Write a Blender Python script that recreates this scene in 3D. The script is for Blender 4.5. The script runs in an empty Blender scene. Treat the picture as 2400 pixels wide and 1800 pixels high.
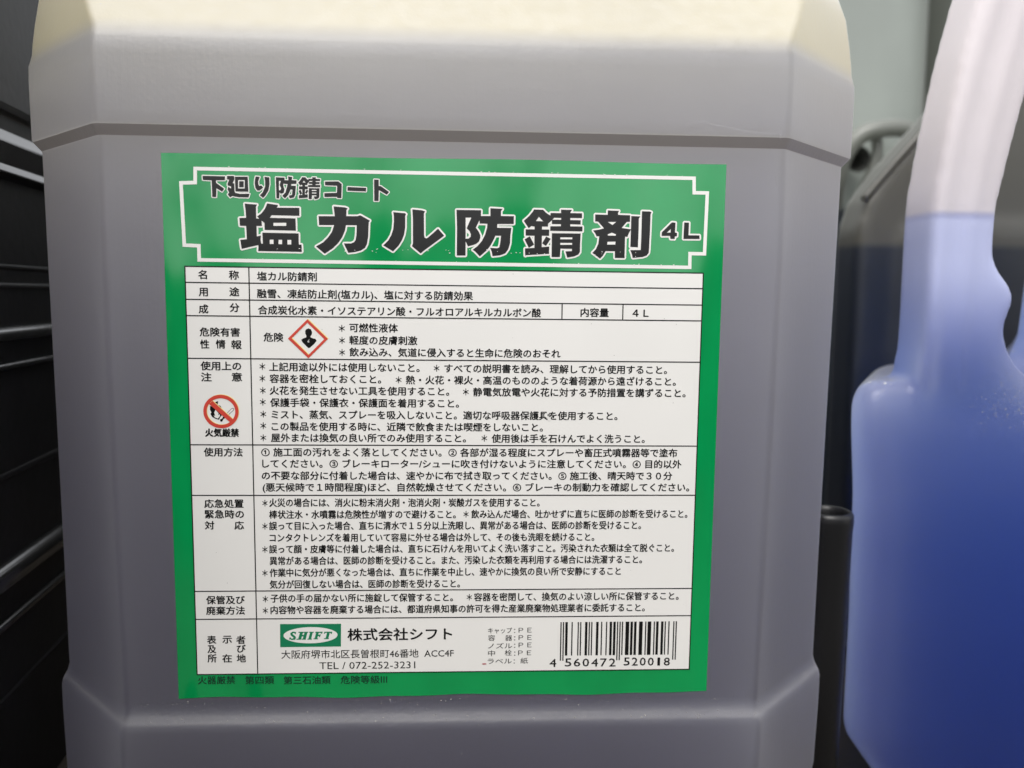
import bpy, bmesh, math, random
from mathutils import Vector, Matrix, noise
from mathutils.geometry import tessellate_polygon

sc = bpy.context.scene
col = sc.collection

# ---------------------------------------------------------------- camera
EYE = (0.0055, -0.1959, 0.0336)
YAW, PITCH, ROLL = math.radians(-2.8557), math.radians(-6.0977), math.radians(-0.6677)
R = (Matrix.Rotation(YAW, 3, 'Z') @ Matrix.Rotation(PITCH, 3, 'X') @ Matrix.Rotation(ROLL, 3, 'Y'))
cam_d = bpy.data.cameras.new('camera')
cam = bpy.data.objects.new('camera', cam_d)
col.objects.link(cam)
rx, fy, uz = R.col[0], R.col[1], R.col[2]
m = Matrix((rx, uz, -fy)).transposed().to_4x4()
m.translation = Vector(EYE)
cam.matrix_world = m
cam_d.sensor_width = 36.0
cam_d.lens = 29.1
cam_d.clip_start = 0.01
cam_d.clip_end = 200.0
cam_d.dof.use_dof = True
cam_d.dof.focus_distance = 0.197
cam_d.dof.aperture_fstop = 12.0
sc.camera = cam

# ---------------------------------------------------------------- daylight
SUN_EL, SUN_AZ = math.radians(56), math.radians(197)      # azimuth measured clockwise from +Y: behind the viewer
world = bpy.data.worlds.new('World')
sc.world = world
world.use_nodes = True
wn, wl = world.node_tree.nodes, world.node_tree.links
bg = wn['Background']
sky = wn.new('ShaderNodeTexSky')
sky.sky_type = 'NISHITA'
sky.sun_disc = False
sky.sun_elevation = SUN_EL
sky.sun_rotation = SUN_AZ
sky.air_density = 1.0
sky.dust_density = 6.0
hs = wn.new('ShaderNodeHueSaturation')
hs.inputs['Saturation'].default_value = 0.3
wl.new(sky.outputs[0], hs.inputs['Color'])
# thin overcast: an even pale cloud layer with soft patches over the clear-sky gradient
cl_n = wn.new('ShaderNodeTexNoise')
cl_n.inputs['Scale'].default_value = 2.2
cl_n.inputs['Detail'].default_value = 5.0
cl_r = wn.new('ShaderNodeMapRange')
cl_r.inputs['From Min'].default_value = 0.3
cl_r.inputs['From Max'].default_value = 0.7
cl_r.inputs['To Min'].default_value = 0.45
cl_r.inputs['To Max'].default_value = 0.75
tcw = wn.new('ShaderNodeTexCoord')
wl.new(tcw.outputs['Generated'], cl_n.inputs['Vector'])
wl.new(cl_n.outputs['Fac'], cl_r.inputs['Value'])
mixw = wn.new('ShaderNodeMix')
mixw.data_type = 'RGBA'
mixw.inputs[7].default_value = (7.6, 7.7, 7.9, 1)
wl.new(cl_r.outputs[0], mixw.inputs[0])
wl.new(hs.outputs[0], mixw.inputs[6])
wl.new(mixw.outputs[2], bg.inputs['Color'])
bg.inputs['Strength'].default_value = 0.13
sun_d = bpy.data.lights.new('sun', 'SUN')
sun_d.energy = 1.4
sun_d.angle = math.radians(35)
sun_d.color = (1.0, 0.975, 0.94)
sun = bpy.data.objects.new('sun', sun_d)
col.objects.link(sun)
sd = Vector((math.sin(SUN_AZ) * math.cos(SUN_EL), math.cos(SUN_AZ) * math.cos(SUN_EL), math.sin(SUN_EL)))
sun.rotation_euler = sd.to_track_quat('Z', 'Y').to_euler()
sun.location = (0, 0, 2)

sc.view_settings.view_transform = 'Standard'
sc.view_settings.look = 'None'
sc.view_settings.exposure = 0.52
sc.view_settings.gamma = 1.0
sc.cycles.max_bounces = 16
sc.cycles.diffuse_bounces = 10
sc.cycles.transmission_bounces = 12
sc.cycles.transparent_max_bounces = 16
sc.cycles.use_denoising = True

# ---------------------------------------------------------------- print layout, millimetres on the label (x, z from its centre)
LINES=[
('名',-57.39,-55.5,37.58,'m'),
('称',-50.45,-48.23,37.56,'m'),
('用',-57.39,-55.39,33.65,'m'),
('途',-50.43,-48.22,33.74,'m'),
('成',-57.5,-55.39,29.7,'m'),
('分',-50.42,-48.3,30.1,'m'),
('危険有害',-57.44,-48.32,24.38,'m'),
('性',-57.41,-55.4,21.54,'m'),
('情',-53.81,-51.69,21.58,'m'),
('報',-50.31,-47.97,21.5,'m'),
('使用上の',-57.45,-48.19,16.48,'m'),
('注',-57.42,-55.07,13.86,'m'),
('意',-50.38,-48.03,13.9,'m'),
('使用方法',-57.27,-48.33,-3.93,'m'),
('応急処置',-57.5,-48.39,-16.34,'m'),
('緊急時の',-57.46,-48.34,-18.92,'m'),
('対',-57.53,-55.36,-21.62,'m'),
('応',-50.58,-48.4,-21.64,'m'),
('保管及び',-57.71,-48.6,-40.03,'m'),
('廃棄方法',-57.78,-48.66,-42.68,'m'),
('表',-57.76,-55.67,-49.97,'m'),
('示',-54.12,-51.91,-49.89,'m'),
('者',-50.81,-48.71,-50.03,'m'),
('及',-57.71,-55.73,-52.3,'m'),
('び',-50.75,-48.65,-52.26,'m'),
('所',-57.77,-55.68,-54.64,'m'),
('在',-54.24,-52.03,-54.68,'m'),
('地',-50.81,-48.7,-54.72,'m'),
('火気厳禁',-56.82,-49.08,0.72,'x'),
('塩カル防錆剤',-44.02,-30.43,37.39,'b'),
('融雪、凍結防止剤(塩カル)、塩に対する防錆効果',-44.1,5.8,33.39,'b'),
('合成炭化水素・イソステアリン酸・フルオロアルキルカルボン酸',-43.97,21.89,29.6,'b'),
('内容量',31.36,37.99,29.82,'m'),
('４Ｌ',43.75,47.53,29.82,'m'),
('危険',-42.82,-38.33,23.3,'b'),
('＊',-25.45,-24.05,25.51,'s'),
('可燃性液体',-22.97,-11.75,25.68,'b'),
('＊',-25.37,-24.08,22.69,'s'),
('軽度の皮膚刺激',-23,-7.21,22.78,'b'),
('＊',-25.4,-24.1,19.87,'s'),
('飲み込み、気道に侵入すると生命に危険のおそれ',-23.02,26.68,19.98,'b'),
('＊',-43.91,-42.63,16.45,'s'),
('＊',-43.97,-42.69,13.61,'s'),
('＊',-43.92,-42.64,10.77,'s'),
('＊',-43.98,-42.69,8.04,'s'),
('＊',-43.93,-42.64,5.18,'s'),
('＊',-43.99,-42.69,2.42,'s'),
('＊',-44.05,-42.75,-0.46,'s'),
('上記用途以外には使用しないこと。',-41.67,-6.67,16.37,'b'),
('＊',-3.28,-1.97,16.31,'s'),
('すべての説明書を読み、理解してから使用すること。',-0.77,52.41,16.3,'b'),
('容器を密栓しておくこと。',-41.61,-15.71,13.6,'b'),
('＊',-12.23,-10.92,13.5,'s'),
('熱・火花・裸火・高温のもののような着荷源から遠ざけること。',-9.83,54.64,13.5,'b'),
('火花を発生させない工具を使用すること。',-41.67,0.34,10.8,'b'),
('＊',3.64,4.96,10.73,'s'),
('静電気放電や火花に対する予防措置を講ずること。',6.06,57.1,10.72,'b'),
('保護手袋・保護衣・保護面を着用すること。',-41.62,2.66,7.94,'b'),
('ミスト、蒸気、スプレーを吸入しないこと。適切な呼吸器保護具を使用すること。',-41.35,40.71,5.09,'b'),
('この製品を使用する時に、近隣で飲食または喫煙をしないこと。',-41.4,22.76,2.26,'b'),
('屋外または換気の良い所でのみ使用すること。',-41.56,4.36,-0.44,'b'),
('＊',8.12,9.45,-0.41,'s'),
('使用後は手を石けんでよく洗うこと。',10.56,47.51,-0.46,'b'),
('① 施工面の汚れをよく落としてください。② 各部が湿る程度にスプレーや畜圧式噴霧器等で塗布',-43.9,55.55,-3.9,'b'),
('してください。③ ブレーキローター/シューに吹き付けないように注意してください。④ 目的以外',-43.74,56.67,-6.66,'b'),
('の不要な部分に付着した場合は、速やかに布で拭き取ってください。⑤ 施工後、晴天時で３０分',-43.91,54.48,-9.56,'b'),
('(悪天候時で１時間程度)ほど、自然乾燥させてください。⑥ ブレーキの制動力を確認してください。',-43.75,58.8,-12.39,'b'),
('＊',-43.93,-42.73,-16.23,'s'),
('＊',-44.05,-42.84,-21.88,'s'),
('＊',-44.16,-42.95,-27.57,'s'),
('＊',-44.28,-43.07,-33.4,'s'),
('火災の場合には、消火に粉末消火剤・泡消火剤・炭酸ガスを使用すること。',-42.3,22.26,-16.13,'b'),
('棒状注水・水噴霧は危険性が増すので避けること。',-42.35,2.01,-19.02,'b'),
('＊',3.9,5.13,-19.01,'s'),
('飲み込んだ場合、吐かせずに直ちに医師の診断を受けること。',5.8,58.57,-18.99,'b'),
('誤って目に入った場合、直ちに清水で１５分以上洗眼し、異常がある場合は、医師の診断を受けること。',-42.41,47.21,-21.8,'b'),
('コンタクトレンズを着用していて容易に外せる場合は外して、その後も洗眼を続けること。',-42.35,35.77,-24.72,'b'),
('誤って顔・皮膚等に付着した場合は、直ちに石けんを用いてよく洗い落すこと。汚染された衣類は全て脱ぐこと。',-42.52,55.53,-27.52,'b'),
('異常がある場合は、医師の診断を受けること。また、汚染した衣類を再利用する場合には洗濯すること。',-42.46,47.69,-30.4,'b'),
('作業中に気分が悪くなった場合は、直ちに作業を中止し、速やかに換気の良い所で安静にすること',-42.52,42.49,-33.33,'b'),
('気分が回復しない場合は、医師の診断を受けること。',-42.57,3.1,-36.25,'b'),
('＊',-44.3,-43.08,-39.86,'s'),
('子供の手の届かない所に施錠して保管すること。',-42.42,1.42,-39.72,'b'),
('＊',4.81,6.05,-39.72,'s'),
('容器を密閉して、換気のよい涼しい所に保管すること。',6.61,57.08,-39.72,'b'),
('＊',-44.36,-43.14,-42.76,'s'),
('内容物や容器を廃棄する場合には、都道府県知事の許可を得た産業廃棄物処理業者に委託すること。',-42.48,48.73,-42.63,'b'),
('株式会社シフト',-24.1,1.23,-48.98,'c'),
('大阪府堺市北区長曽根町46番地  ACC4F',-40.13,1.7,-53.86,'r'),
('TEL / 072-252-3231',-31.02,-7.71,-56.8,'l'),
('キャップ',10.08,16,-48.25,'t'),
('：',16.46,16.8,-48.28,'t'),
('ＰＥ',17.6,20.8,-48.18,'t'),
('容',10.1,11.81,-50.12,'t'),
('器',14.31,16.03,-50.16,'t'),
('：',16.48,16.83,-50.18,'t'),
('ＰＥ',17.62,20.83,-50.08,'t'),
('ノズル',10.11,16.05,-52.16,'t'),
('：',16.51,16.85,-52.08,'t'),
('ＰＥ',17.65,20.85,-51.98,'t'),
('中',10.13,11.84,-54.04,'t'),
('栓',14.24,15.96,-53.96,'t'),
('：',16.53,16.87,-54.1,'t'),
('ＰＥ',17.56,20.77,-54,'t'),
('ラベル',10.03,15.98,-56.08,'t'),
('：',16.44,16.78,-56.12,'t'),
('紙',18.16,19.99,-56.03,'t'),
('4',25.4,27.02,-56.7,'d'),
('5',29.2,30.79,-56.62,'d'),
('6',31.4,32.99,-56.65,'d'),
('0',33.6,35.19,-56.68,'d'),
('4',35.81,37.4,-56.7,'d'),
('7',38.01,39.6,-56.72,'d'),
('2',40.22,41.81,-56.74,'d'),
('5',43.9,45.35,-56.54,'d'),
('2',45.91,47.36,-56.56,'d'),
('0',47.92,49.37,-56.58,'d'),
('0',49.94,51.39,-56.61,'d'),
('1',52.36,52.96,-56.63,'d'),
('8',53.97,55.43,-56.65,'d'),
('火器厳禁',-60.25,-51.38,-60.17,'g'),
('第四類',-48.94,-42.03,-60.29,'g'),
('第三石油類',-39.69,-28.37,-60.43,'g'),
('危険等級Ⅲ',-25.9,-14.62,-60.47,'g')]
ROWS=[39.42,35.76,31.87,28.12,18.22,-2.18,-14.34,-37.85,-44.82,-58.71]
FRAME=[(-57.83,61.89),(57.81,61.82),(57.93,58.5),(61.08,58.5),(60.91,43.55),(57.45,43.56),(57.5,40.33),(-57.53,40.53),(-57.52,43.75),(-60.78,43.85),(-61.13,58.61),(-57.92,58.76)]
BIG=[[(-46.5,53.83),(-43.71,53.66),(-43.98,53.22),(-43.98,50.52),(-43.3,50.5),(-42.78,50.06),(-42.73,48.85),(-43.94,48.83),(-43.92,46.45),(-42.98,46.68),(-43.09,45.76),(-42.97,44.84),(-43.59,44.51),(-47.43,43.57),(-47.69,45.62),(-46.2,45.78),(-46.3,48.79),(-47.7,48.83),(-47.79,50.57),(-46.26,50.63),(-46.32,52.01)],[(-41.43,53.96),(-39.03,53.65),(-38.99,53.48),(-39.26,53.04),(-34.14,53.08),(-34.15,51.26),(-40.48,51.3),(-40.91,50.72),(-35.05,50.69),(-35.01,47.88),(-42.12,47.95),(-42.13,49.54),(-42.78,50.06),(-43.3,50.48),(-43.77,50.96),(-42.75,51.72),(-41.94,52.78)],[(-42.66,47.33),(-34.4,47.28),(-34.4,44.76),(-33.78,44.74),(-33.72,43.08),(-43.69,43.13),(-43.58,44.17),(-43.66,44.57),(-42.97,44.87),(-42.58,44.8)],[(-26.34,53.56),(-23.74,53.36),(-23.13,53.11),(-23.41,52.77),(-23.45,51.37),(-20.93,51.41),(-20.27,51.64),(-18.06,50.45),(-18.33,50.05),(-18.49,46.7),(-18.77,45.1),(-19.22,44.21),(-20.2,43.58),(-21.53,43.2),(-23.09,43.02),(-24.09,45.16),(-22.4,45.18),(-21.69,45.5),(-21.38,46.03),(-21.19,47.1),(-21.08,49.34),(-23.56,49.33),(-23.79,48.11),(-24.43,46.61),(-25.33,45.27),(-26.58,44.02),(-28.5,42.73),(-30.49,44.36),(-28.87,45.31),(-27.7,46.47),(-26.8,47.72),(-26.27,49.29),(-29.7,49.25),(-29.8,51.28),(-26.1,51.33),(-26.16,52.03)],[(-12.7,52.46),(-10.03,52.27),(-9.76,52.03),(-9.94,51.67),(-9.95,48.94),(-10.22,47.34),(-10.67,46.19),(-11.47,44.85),(-12.77,43.48),(-15.04,44.84),(-13.88,45.96),(-13.16,47.21),(-12.71,48.63),(-12.54,50.4),(-12.57,51.54)],[(-8.3,53.17),(-6.03,52.98),(-5.36,52.76),(-5.63,52.31),(-5.6,47.33),(-5.47,46.8),(-5.13,46.58),(-4.77,46.72),(-3.61,47.71),(-2.36,48.86),(-0.93,47.26),(-5.85,43.58),(-6.34,43.1),(-6.56,43.23),(-8.42,44.76),(-8.17,45.34),(-8.18,51.17)],[(1.9,53.23),(7.6,53.24),(7.57,51.91),(9.77,51.95),(9.75,53.73),(12.63,53.63),(12.23,53.14),(12.24,51.99),(15.25,51.99),(15.23,50.22),(11.4,50.13),(11.38,49.27),(14.7,49.28),(14.49,47.59),(14.42,45.8),(14.03,44.37),(13.32,43.38),(12.06,42.91),(10.35,42.71),(10.16,43.69),(9.79,44.62),(11.32,44.56),(11.86,44.7),(12.08,45.5),(12.3,47.45),(10.98,47.44),(10.58,46.55),(9.87,45.2),(9.07,44.12),(7.37,42.6),(6.28,43.73),(5.69,44.12),(6.81,44.98),(7.88,46.24),(8.59,47.68),(9.03,49.28),(9.09,50.17),(7.31,50.18),(7.23,50.93),(6.4,49.24),(7.06,48.36),(7.47,47.48),(7.47,46.95),(7.16,46.05),(6.54,45.51),(5.73,45.19),(4.61,44.9),(4.06,46.01),(4.05,42.76),(2.01,42.73),(2.04,49.17)],[(19.92,53.62),(22.04,53.58),(22.96,52.74),(23.78,52.28),(23.81,52.88),(26.26,52.88),(26.24,53.68),(28.82,53.66),(28.47,53.14),(28.48,52.92),(31.2,52.92),(31.2,51.8),(28.45,51.8),(28.46,51.32),(30.91,51.31),(30.9,50.33),(28.48,50.34),(28.49,49.87),(31.35,49.87),(31.36,48.73),(23.76,48.75),(23.8,49.82),(26.28,49.86),(26.27,50.33),(24.15,50.33),(24.14,51.2),(23.27,50.39),(23.26,49.72),(21.85,49.7),(21.86,49.05),(23.56,49.06),(23.54,47.59),(21.86,47.59),(21.86,44.97),(23.62,45.13),(23.61,43.43),(18.12,43.02),(17.99,42.82),(17.94,44.61),(20.14,44.77),(20.1,47.56),(18.04,47.57),(18.04,49.02),(20.12,49.05),(20.11,49.67),(19.34,49.78),(18.74,49.27),(17.56,50.97),(18.81,52.09),(19.61,53.08)],[(19.01,47.43),(20.08,45.53),(18.82,44.75),(17.82,46.7)],[(22.84,47.44),(23.94,46.93),(22.85,45.26),(21.93,45.82)],[(24.19,48.22),(30.97,48.24),(30.88,46.04),(30.88,43.98),(30.48,43.35),(29.58,42.93),(27.9,42.61),(27.65,43.49),(27.44,44.07),(28.96,44.14),(28.98,44.67),(26.27,44.68),(26.17,42.71),(24.21,42.68)],[(37.22,53.68),(39.91,53.62),(39.63,53.09),(39.71,52.7),(42.54,52.65),(42.53,51.14),(41.76,51.08),(40.6,49.68),(42.85,49.4),(42.33,48.49),(42.03,47.64),(41.48,47.68),(41.47,42.69),(39.16,42.69),(39.14,44.25),(36.94,44.25),(36.33,43.2),(35.66,42.49),(33.8,43.8),(34.65,44.71),(35.17,45.97),(35.36,47.67),(34.72,47.66),(34.43,48.29),(33.87,48.99),(35.19,49.19),(36.45,49.52),(35.01,51.06),(34.31,51.09),(34.29,52.7),(37.25,52.66)],[(42.81,52.48),(44.96,52.42),(44.61,51.93),(44.64,49.34),(44.57,45.25),(42.78,45.32),(42.81,49.13)],[(45.31,53.62),(47.22,53.59),(47.57,53.42),(47.37,52.95),(47.34,49.38),(47.24,44.89),(47.18,43.99),(46.69,43.35),(45.78,43.02),(43.4,42.76),(43.19,43.66),(42.78,44.57),(45.26,44.63),(45.3,47.55)],[(52.49,51.17),(53.35,51.11),(53.29,48.83),(53.78,48.7),(53.77,47.96),(53.29,47.92),(53.27,47.31),(52.26,47.33),(52.14,48),(50.15,47.97),(50.15,48.81)],[(55.42,51.18),(56.56,51.16),(56.54,48.24),(59.15,48.24),(59.22,47.4),(55.34,47.36)]]
HOLES=[[(-40.07,49.59),(-37.18,49.64),(-37.19,48.95),(-40.09,48.91)],[(-40.98,45.75),(-40.15,45.76),(-40.16,44.79),(-41,44.78)],[(-38.99,45.73),(-38.19,45.74),(-38.21,44.78),(-39,44.77)],[(-36.96,45.75),(-36.1,45.76),(-36.12,44.74),(-36.98,44.72)],[(4.03,51.46),(5.33,51.48),(4.27,49.03),(4.99,48.33),(5.26,47.62),(5.18,47.09),(4.73,46.68),(4.06,46.63)],[(24.25,51.34),(24.69,51.76),(26.3,51.75),(26.28,51.34)],[(21.09,51.91),(22.08,50.92),(20.41,50.97)],[(26.18,47.27),(28.99,47.31),(29,46.88),(26.18,46.84)],[(26.2,45.99),(28.97,46.03),(28.98,45.61),(26.21,45.56)],[(37.31,51.01),(39.23,51.04),(38.4,50.33)],[(37.35,48.15),(38.35,48.54),(39.27,48.18),(39.23,47.87),(37.36,47.87)],[(37.35,46.43),(39.22,46.48),(39.18,45.8),(37.26,45.78)],[(52.23,49.58),(52.22,48.78),(51.36,48.76)]]
GREENS=[[(4.36,48.05),(4.74,47.71),(4.73,47.26),(4.37,47.12)]]
SMALL=[[(-55.83,59.91),(-50.79,59.88),(-50.87,58.99),(-52.82,58.95),(-52.84,58.39),(-51.02,57.1),(-51.55,56.41),(-52.78,57.17),(-52.89,55.19),(-53.77,55.2),(-53.83,58.91),(-55.8,58.98)],[(-50.34,59.99),(-48.74,59.99),(-48.67,59.32),(-49.11,58.38),(-48.75,58.33),(-48.74,56.62),(-48.54,56.2),(-47.5,56.01),(-45.35,56.07),(-45.63,55.21),(-47.72,55.23),(-48.76,55.37),(-49.18,55.52),(-49.76,55.16),(-50.32,55.84),(-49.94,56.28),(-50.29,56.9),(-50.12,57.58),(-49.51,57.12),(-49.49,57.64),(-50.27,57.84),(-50.26,58.25),(-49.87,59.14),(-50.36,59.18)],[(-48.58,59.84),(-45.69,59.89),(-45.61,56.52),(-48.53,56.52)],[(-43.91,59.97),(-42.98,59.89),(-43.36,58.89),(-43.32,58.17),(-43.12,57.86),(-42.7,58.02),(-42.24,57.51),(-43.09,56.82),(-43.61,56.81),(-44.02,57.43),(-44.16,58.26),(-44.09,59.19)],[(-41.93,59.96),(-40.83,59.82),(-40.81,58.21),(-41.1,56.86),(-41.75,55.8),(-42.34,55.17),(-43.06,55.78),(-42.37,56.47),(-41.82,57.78),(-41.8,58.82)],[(-39.37,59.9),(-37.38,59.83),(-37.39,59.26),(-36.55,59.25),(-36.59,60.11),(-35.65,60.02),(-35.77,59.29),(-34.67,59.26),(-34.73,58.48),(-35.89,58.43),(-35.89,58.04),(-34.84,58.03),(-35.03,56.02),(-35.36,55.39),(-36.31,55.17),(-36.51,55.79),(-35.77,56.01),(-35.64,57.16),(-36.06,57.2),(-36.61,56),(-37.36,55.15),(-37.98,55.71),(-37.23,56.51),(-36.72,58.39),(-37.67,58.48),(-37.73,58.06),(-37.43,57.23),(-37.65,56.39),(-38.28,56.18),(-38.59,56.48),(-38.67,55.13),(-39.3,55.17)],[(-28.26,59.12),(-25.2,59.22),(-24.42,58.61),(-24.55,55.42),(-25.5,55.46),(-25.5,55.72),(-28.41,55.62),(-28.42,56.5),(-25.55,56.63),(-25.48,58.23),(-28.22,58.28)],[(-23.1,58.01),(-18.87,57.87),(-18.9,57.04),(-23.16,57.12)],[(-17.06,59.79),(-15.98,59.76),(-15.99,58.34),(-15.48,58.3),(-13.63,57.02),(-14.16,56.39),(-15.96,57.4),(-16.05,54.94),(-17.04,54.92)],[(-33.42,60.01),(-32.65,59.99),(-32.33,59.61),(-32.03,59.4),(-32.01,59.68),(-31.13,59.67),(-31.12,60.03),(-30.19,60.02),(-30.32,59.79),(-30.32,59.69),(-29.34,59.68),(-29.35,59.18),(-30.34,59.19),(-30.35,58.97),(-29.46,58.96),(-29.48,58.52),(-30.35,58.52),(-30.36,58.31),(-29.32,58.31),(-29.33,57.8),(-32.08,57.81),(-32.06,58.29),(-31.16,58.31),(-31.15,58.52),(-31.92,58.52),(-31.92,58.92),(-32.24,58.55),(-32.25,58.25),(-32.77,58.24),(-32.77,57.95),(-32.15,57.95),(-32.18,57.29),(-32.79,57.29),(-32.82,56.11),(-32.18,56.18),(-32.21,55.42),(-34.2,55.23),(-34.25,55.14),(-34.25,55.95),(-33.45,56.02),(-33.43,57.28),(-34.17,57.28),(-34.16,57.94),(-33.4,57.95),(-33.4,58.23),(-33.67,58.28),(-33.9,58.05),(-34.31,58.81),(-33.84,59.32),(-33.54,59.77)],[(-33.82,57.22),(-33.46,56.36),(-33.92,56.01),(-34.26,56.89)],[(-32.43,57.22),(-32.04,56.99),(-32.46,56.24),(-32.78,56.5)],[(-31.93,57.57),(-29.48,57.58),(-29.54,56.59),(-29.57,55.67),(-29.72,55.38),(-30.05,55.2),(-30.66,55.05),(-30.74,55.45),(-30.81,55.71),(-30.26,55.74),(-30.25,55.98),(-31.23,55.98),(-31.29,55.09),(-32,55.08)]]
SMALLH=[[(-47.86,59.07),(-46.38,59.1),(-46.43,57.23),(-47.91,57.2)],[(-38.65,59.08),(-38.23,59.04),(-38.56,58.15),(-38.21,57.43),(-38.32,57.01),(-38.69,56.95)],[(-31.87,58.98),(-31.71,59.17),(-31.12,59.16),(-31.14,58.98)],[(-33.01,59.24),(-32.67,58.79),(-33.27,58.81)],[(-31.23,57.15),(-30.21,57.16),(-30.21,56.97),(-31.23,56.95)],[(-31.24,56.57),(-30.23,56.59),(-30.23,56.4),(-31.24,56.38)]]
SMALLIN=[[(-47.64,58.84),(-46.6,58.86),(-46.63,57.49),(-47.67,57.47)]]
HAZO=[(-32.68,27.58),(-28,23.01),(-32.59,18.42),(-37.26,23.02)]
HAZI=[(-32.7,26.76),(-28.85,22.96),(-32.54,19.25),(-36.38,23.09)]
BUST=[(-32.45,25.44),(-31.9,25.22),(-31.65,24.66),(-31.72,24.06),(-32.02,23.6),(-31.99,23.33),(-31.34,23.07),(-30.88,23.01),(-30.63,22.55),(-31.09,21.95),(-32.16,20.95),(-32.55,20.84),(-32.94,21.2),(-33.91,22.19),(-34.19,22.78),(-33.63,23.12),(-33.04,23.32),(-32.97,23.65),(-33.22,24.25),(-33.25,24.78),(-33.01,25.24)]
STAR=[(-32.29,22.97),(-32.46,22.4),(-32.2,22.3),(-32.6,22.07),(-32.76,22.37),(-32.53,22.67)]
PC=(-53.06,5.75)
PR=[4.08,3.96,3.29,3.14]
SLASH=[(-54.95,8.26),(-50.25,3.82),(-51.05,3.23),(-55.79,7.52)]
FLAME=[(-53.92,8.15),(-53.64,8.16),(-53.8,7.31),(-53.17,7.1),(-52.9,6.52),(-52.72,5.13),(-52.94,4.83),(-53.31,4.39),(-53.57,3.8),(-54.32,3.98),(-55.16,4.46),(-55.54,5.19),(-55.28,5.48),(-55.61,6.21),(-55.56,7.01),(-54.95,6.94),(-54.45,7.31),(-54.43,7.9)]
FLAMEW=[(-54.33,6.14),(-53.64,5.34),(-53.72,4.9),(-53.36,5.12),(-53.34,4.68),(-53.82,4.06),(-54.52,4.35),(-54.8,4.79),(-54.44,4.75),(-54.64,5.48)]
MATCH=[(-53.32,3.88),(-52.89,4.03),(-52.44,4.76),(-51.95,4.47),(-52.17,4.18),(-52.57,3.95),(-52.83,3.37),(-53.19,3.33),(-53.36,3.58)]
STICK=[(-51.78,5.35),(-50.61,6.53),(-50.25,6.64),(-50.01,6.42),(-50.05,6.09),(-51.33,4.91)]
STICKW=[(-51.61,5.31),(-50.55,6.38),(-50.22,6.42),(-50.19,6.16),(-51.36,5.1)]
STICKL=[(-51.5,5.24),(-50.4,6.34),(-50.33,6.27),(-51.43,5.15)]
LRECT=[(-40.32,-46.15),(-25.67,-46.21),(-25.75,-51.95),(-40.38,-51.97)]
LELL=[(-26.52,-48.96),(-26.58,-49.23),(-26.75,-49.49),(-27.02,-49.75),(-27.4,-49.99),(-27.88,-50.22),(-28.44,-50.42),(-29.09,-50.61),(-29.8,-50.76),(-30.56,-50.88),(-31.37,-50.98),(-32.21,-51.04),(-33.06,-51.06),(-33.91,-51.05),(-34.74,-51),(-35.54,-50.92),(-36.3,-50.81),(-37.01,-50.67),(-37.64,-50.49),(-38.2,-50.3),(-38.67,-50.08),(-39.04,-49.84),(-39.31,-49.59),(-39.47,-49.33),(-39.52,-49.06),(-39.46,-48.8),(-39.29,-48.53),(-39.01,-48.28),(-38.63,-48.04),(-38.16,-47.81),(-37.6,-47.61),(-36.96,-47.42),(-36.25,-47.27),(-35.49,-47.15),(-34.68,-47.05),(-33.85,-46.99),(-33,-46.97),(-32.15,-46.98),(-31.32,-47.03),(-30.52,-47.11),(-29.75,-47.22),(-29.05,-47.36),(-28.41,-47.53),(-27.85,-47.73),(-27.38,-47.95),(-27.01,-48.18),(-26.73,-48.43),(-26.57,-48.69)]
LOGO=[[(-35.5,-48.15),(-34.8,-48.15),(-35.31,-50.02),(-36.05,-50.02)],[(-34.43,-48.16),(-33.72,-48.16),(-34.23,-50.03),(-34.94,-50.03)],[(-35.25,-48.93),(-34.36,-48.94),(-34.44,-49.29),(-35.33,-49.28)],[(-35.89,-48.11),(-34.57,-48.12),(-34.63,-48.35),(-35.95,-48.34)],[(-34.72,-48.12),(-33.54,-48.13),(-33.59,-48.36),(-34.78,-48.35)],[(-36.37,-49.86),(-35.31,-49.87),(-35.37,-50.1),(-36.42,-50.09)],[(-35.17,-49.87),(-34.12,-49.88),(-34.18,-50.11),(-35.23,-50.1)],[(-33.09,-48.25),(-32.46,-48.25),(-32.93,-50.04),(-33.6,-50.04)],[(-33.31,-48.13),(-32.2,-48.14),(-32.25,-48.37),(-33.37,-48.36)],[(-33.75,-49.86),(-32.71,-49.87),(-32.77,-50.11),(-33.8,-50.1)],[(-31.64,-48.26),(-30.98,-48.27),(-31.48,-49.98),(-32.11,-49.97)],[(-31.85,-48.14),(-30.08,-48.14),(-30.27,-48.66),(-30.46,-48.66),(-30.57,-48.43),(-31.91,-48.41)],[(-31.32,-48.89),(-30.91,-48.89),(-30.54,-48.74),(-30.77,-49.52),(-30.94,-49.48),(-31.03,-49.24),(-31.47,-49.24)],[(-32.3,-49.8),(-31.24,-49.81),(-31.3,-50.04),(-32.35,-50.03)],[(-29.67,-48.14),(-27.78,-48.16),(-27.93,-48.72),(-28.15,-48.68),(-28.23,-48.45),(-29.45,-48.42),(-29.61,-48.71),(-29.79,-48.67)],[(-29.04,-48.36),(-28.37,-48.37),(-28.79,-49.89),(-29.43,-49.88)],[(-29.8,-49.78),(-28.64,-49.79),(-28.7,-50.02),(-29.86,-50.01)],[(-36.65,-48.14),(-36.47,-48.14),(-36.6,-48.76),(-36.79,-48.68)],[(-38.04,-49.49),(-37.86,-49.53),(-37.98,-50),(-38.2,-50.03)]]
SPATH=[(-36.69,-48.49),(-36.88,-48.25),(-37.25,-48.25),(-37.58,-48.44),(-37.61,-48.79),(-37.26,-49.11),(-36.89,-49.38),(-36.81,-49.7),(-37.05,-49.93),(-37.5,-49.99),(-37.83,-49.88),(-37.97,-49.61)]
BARX=(27.90,56.92)
BARZ=(-46.24,-54.84,-56.16)
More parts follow.
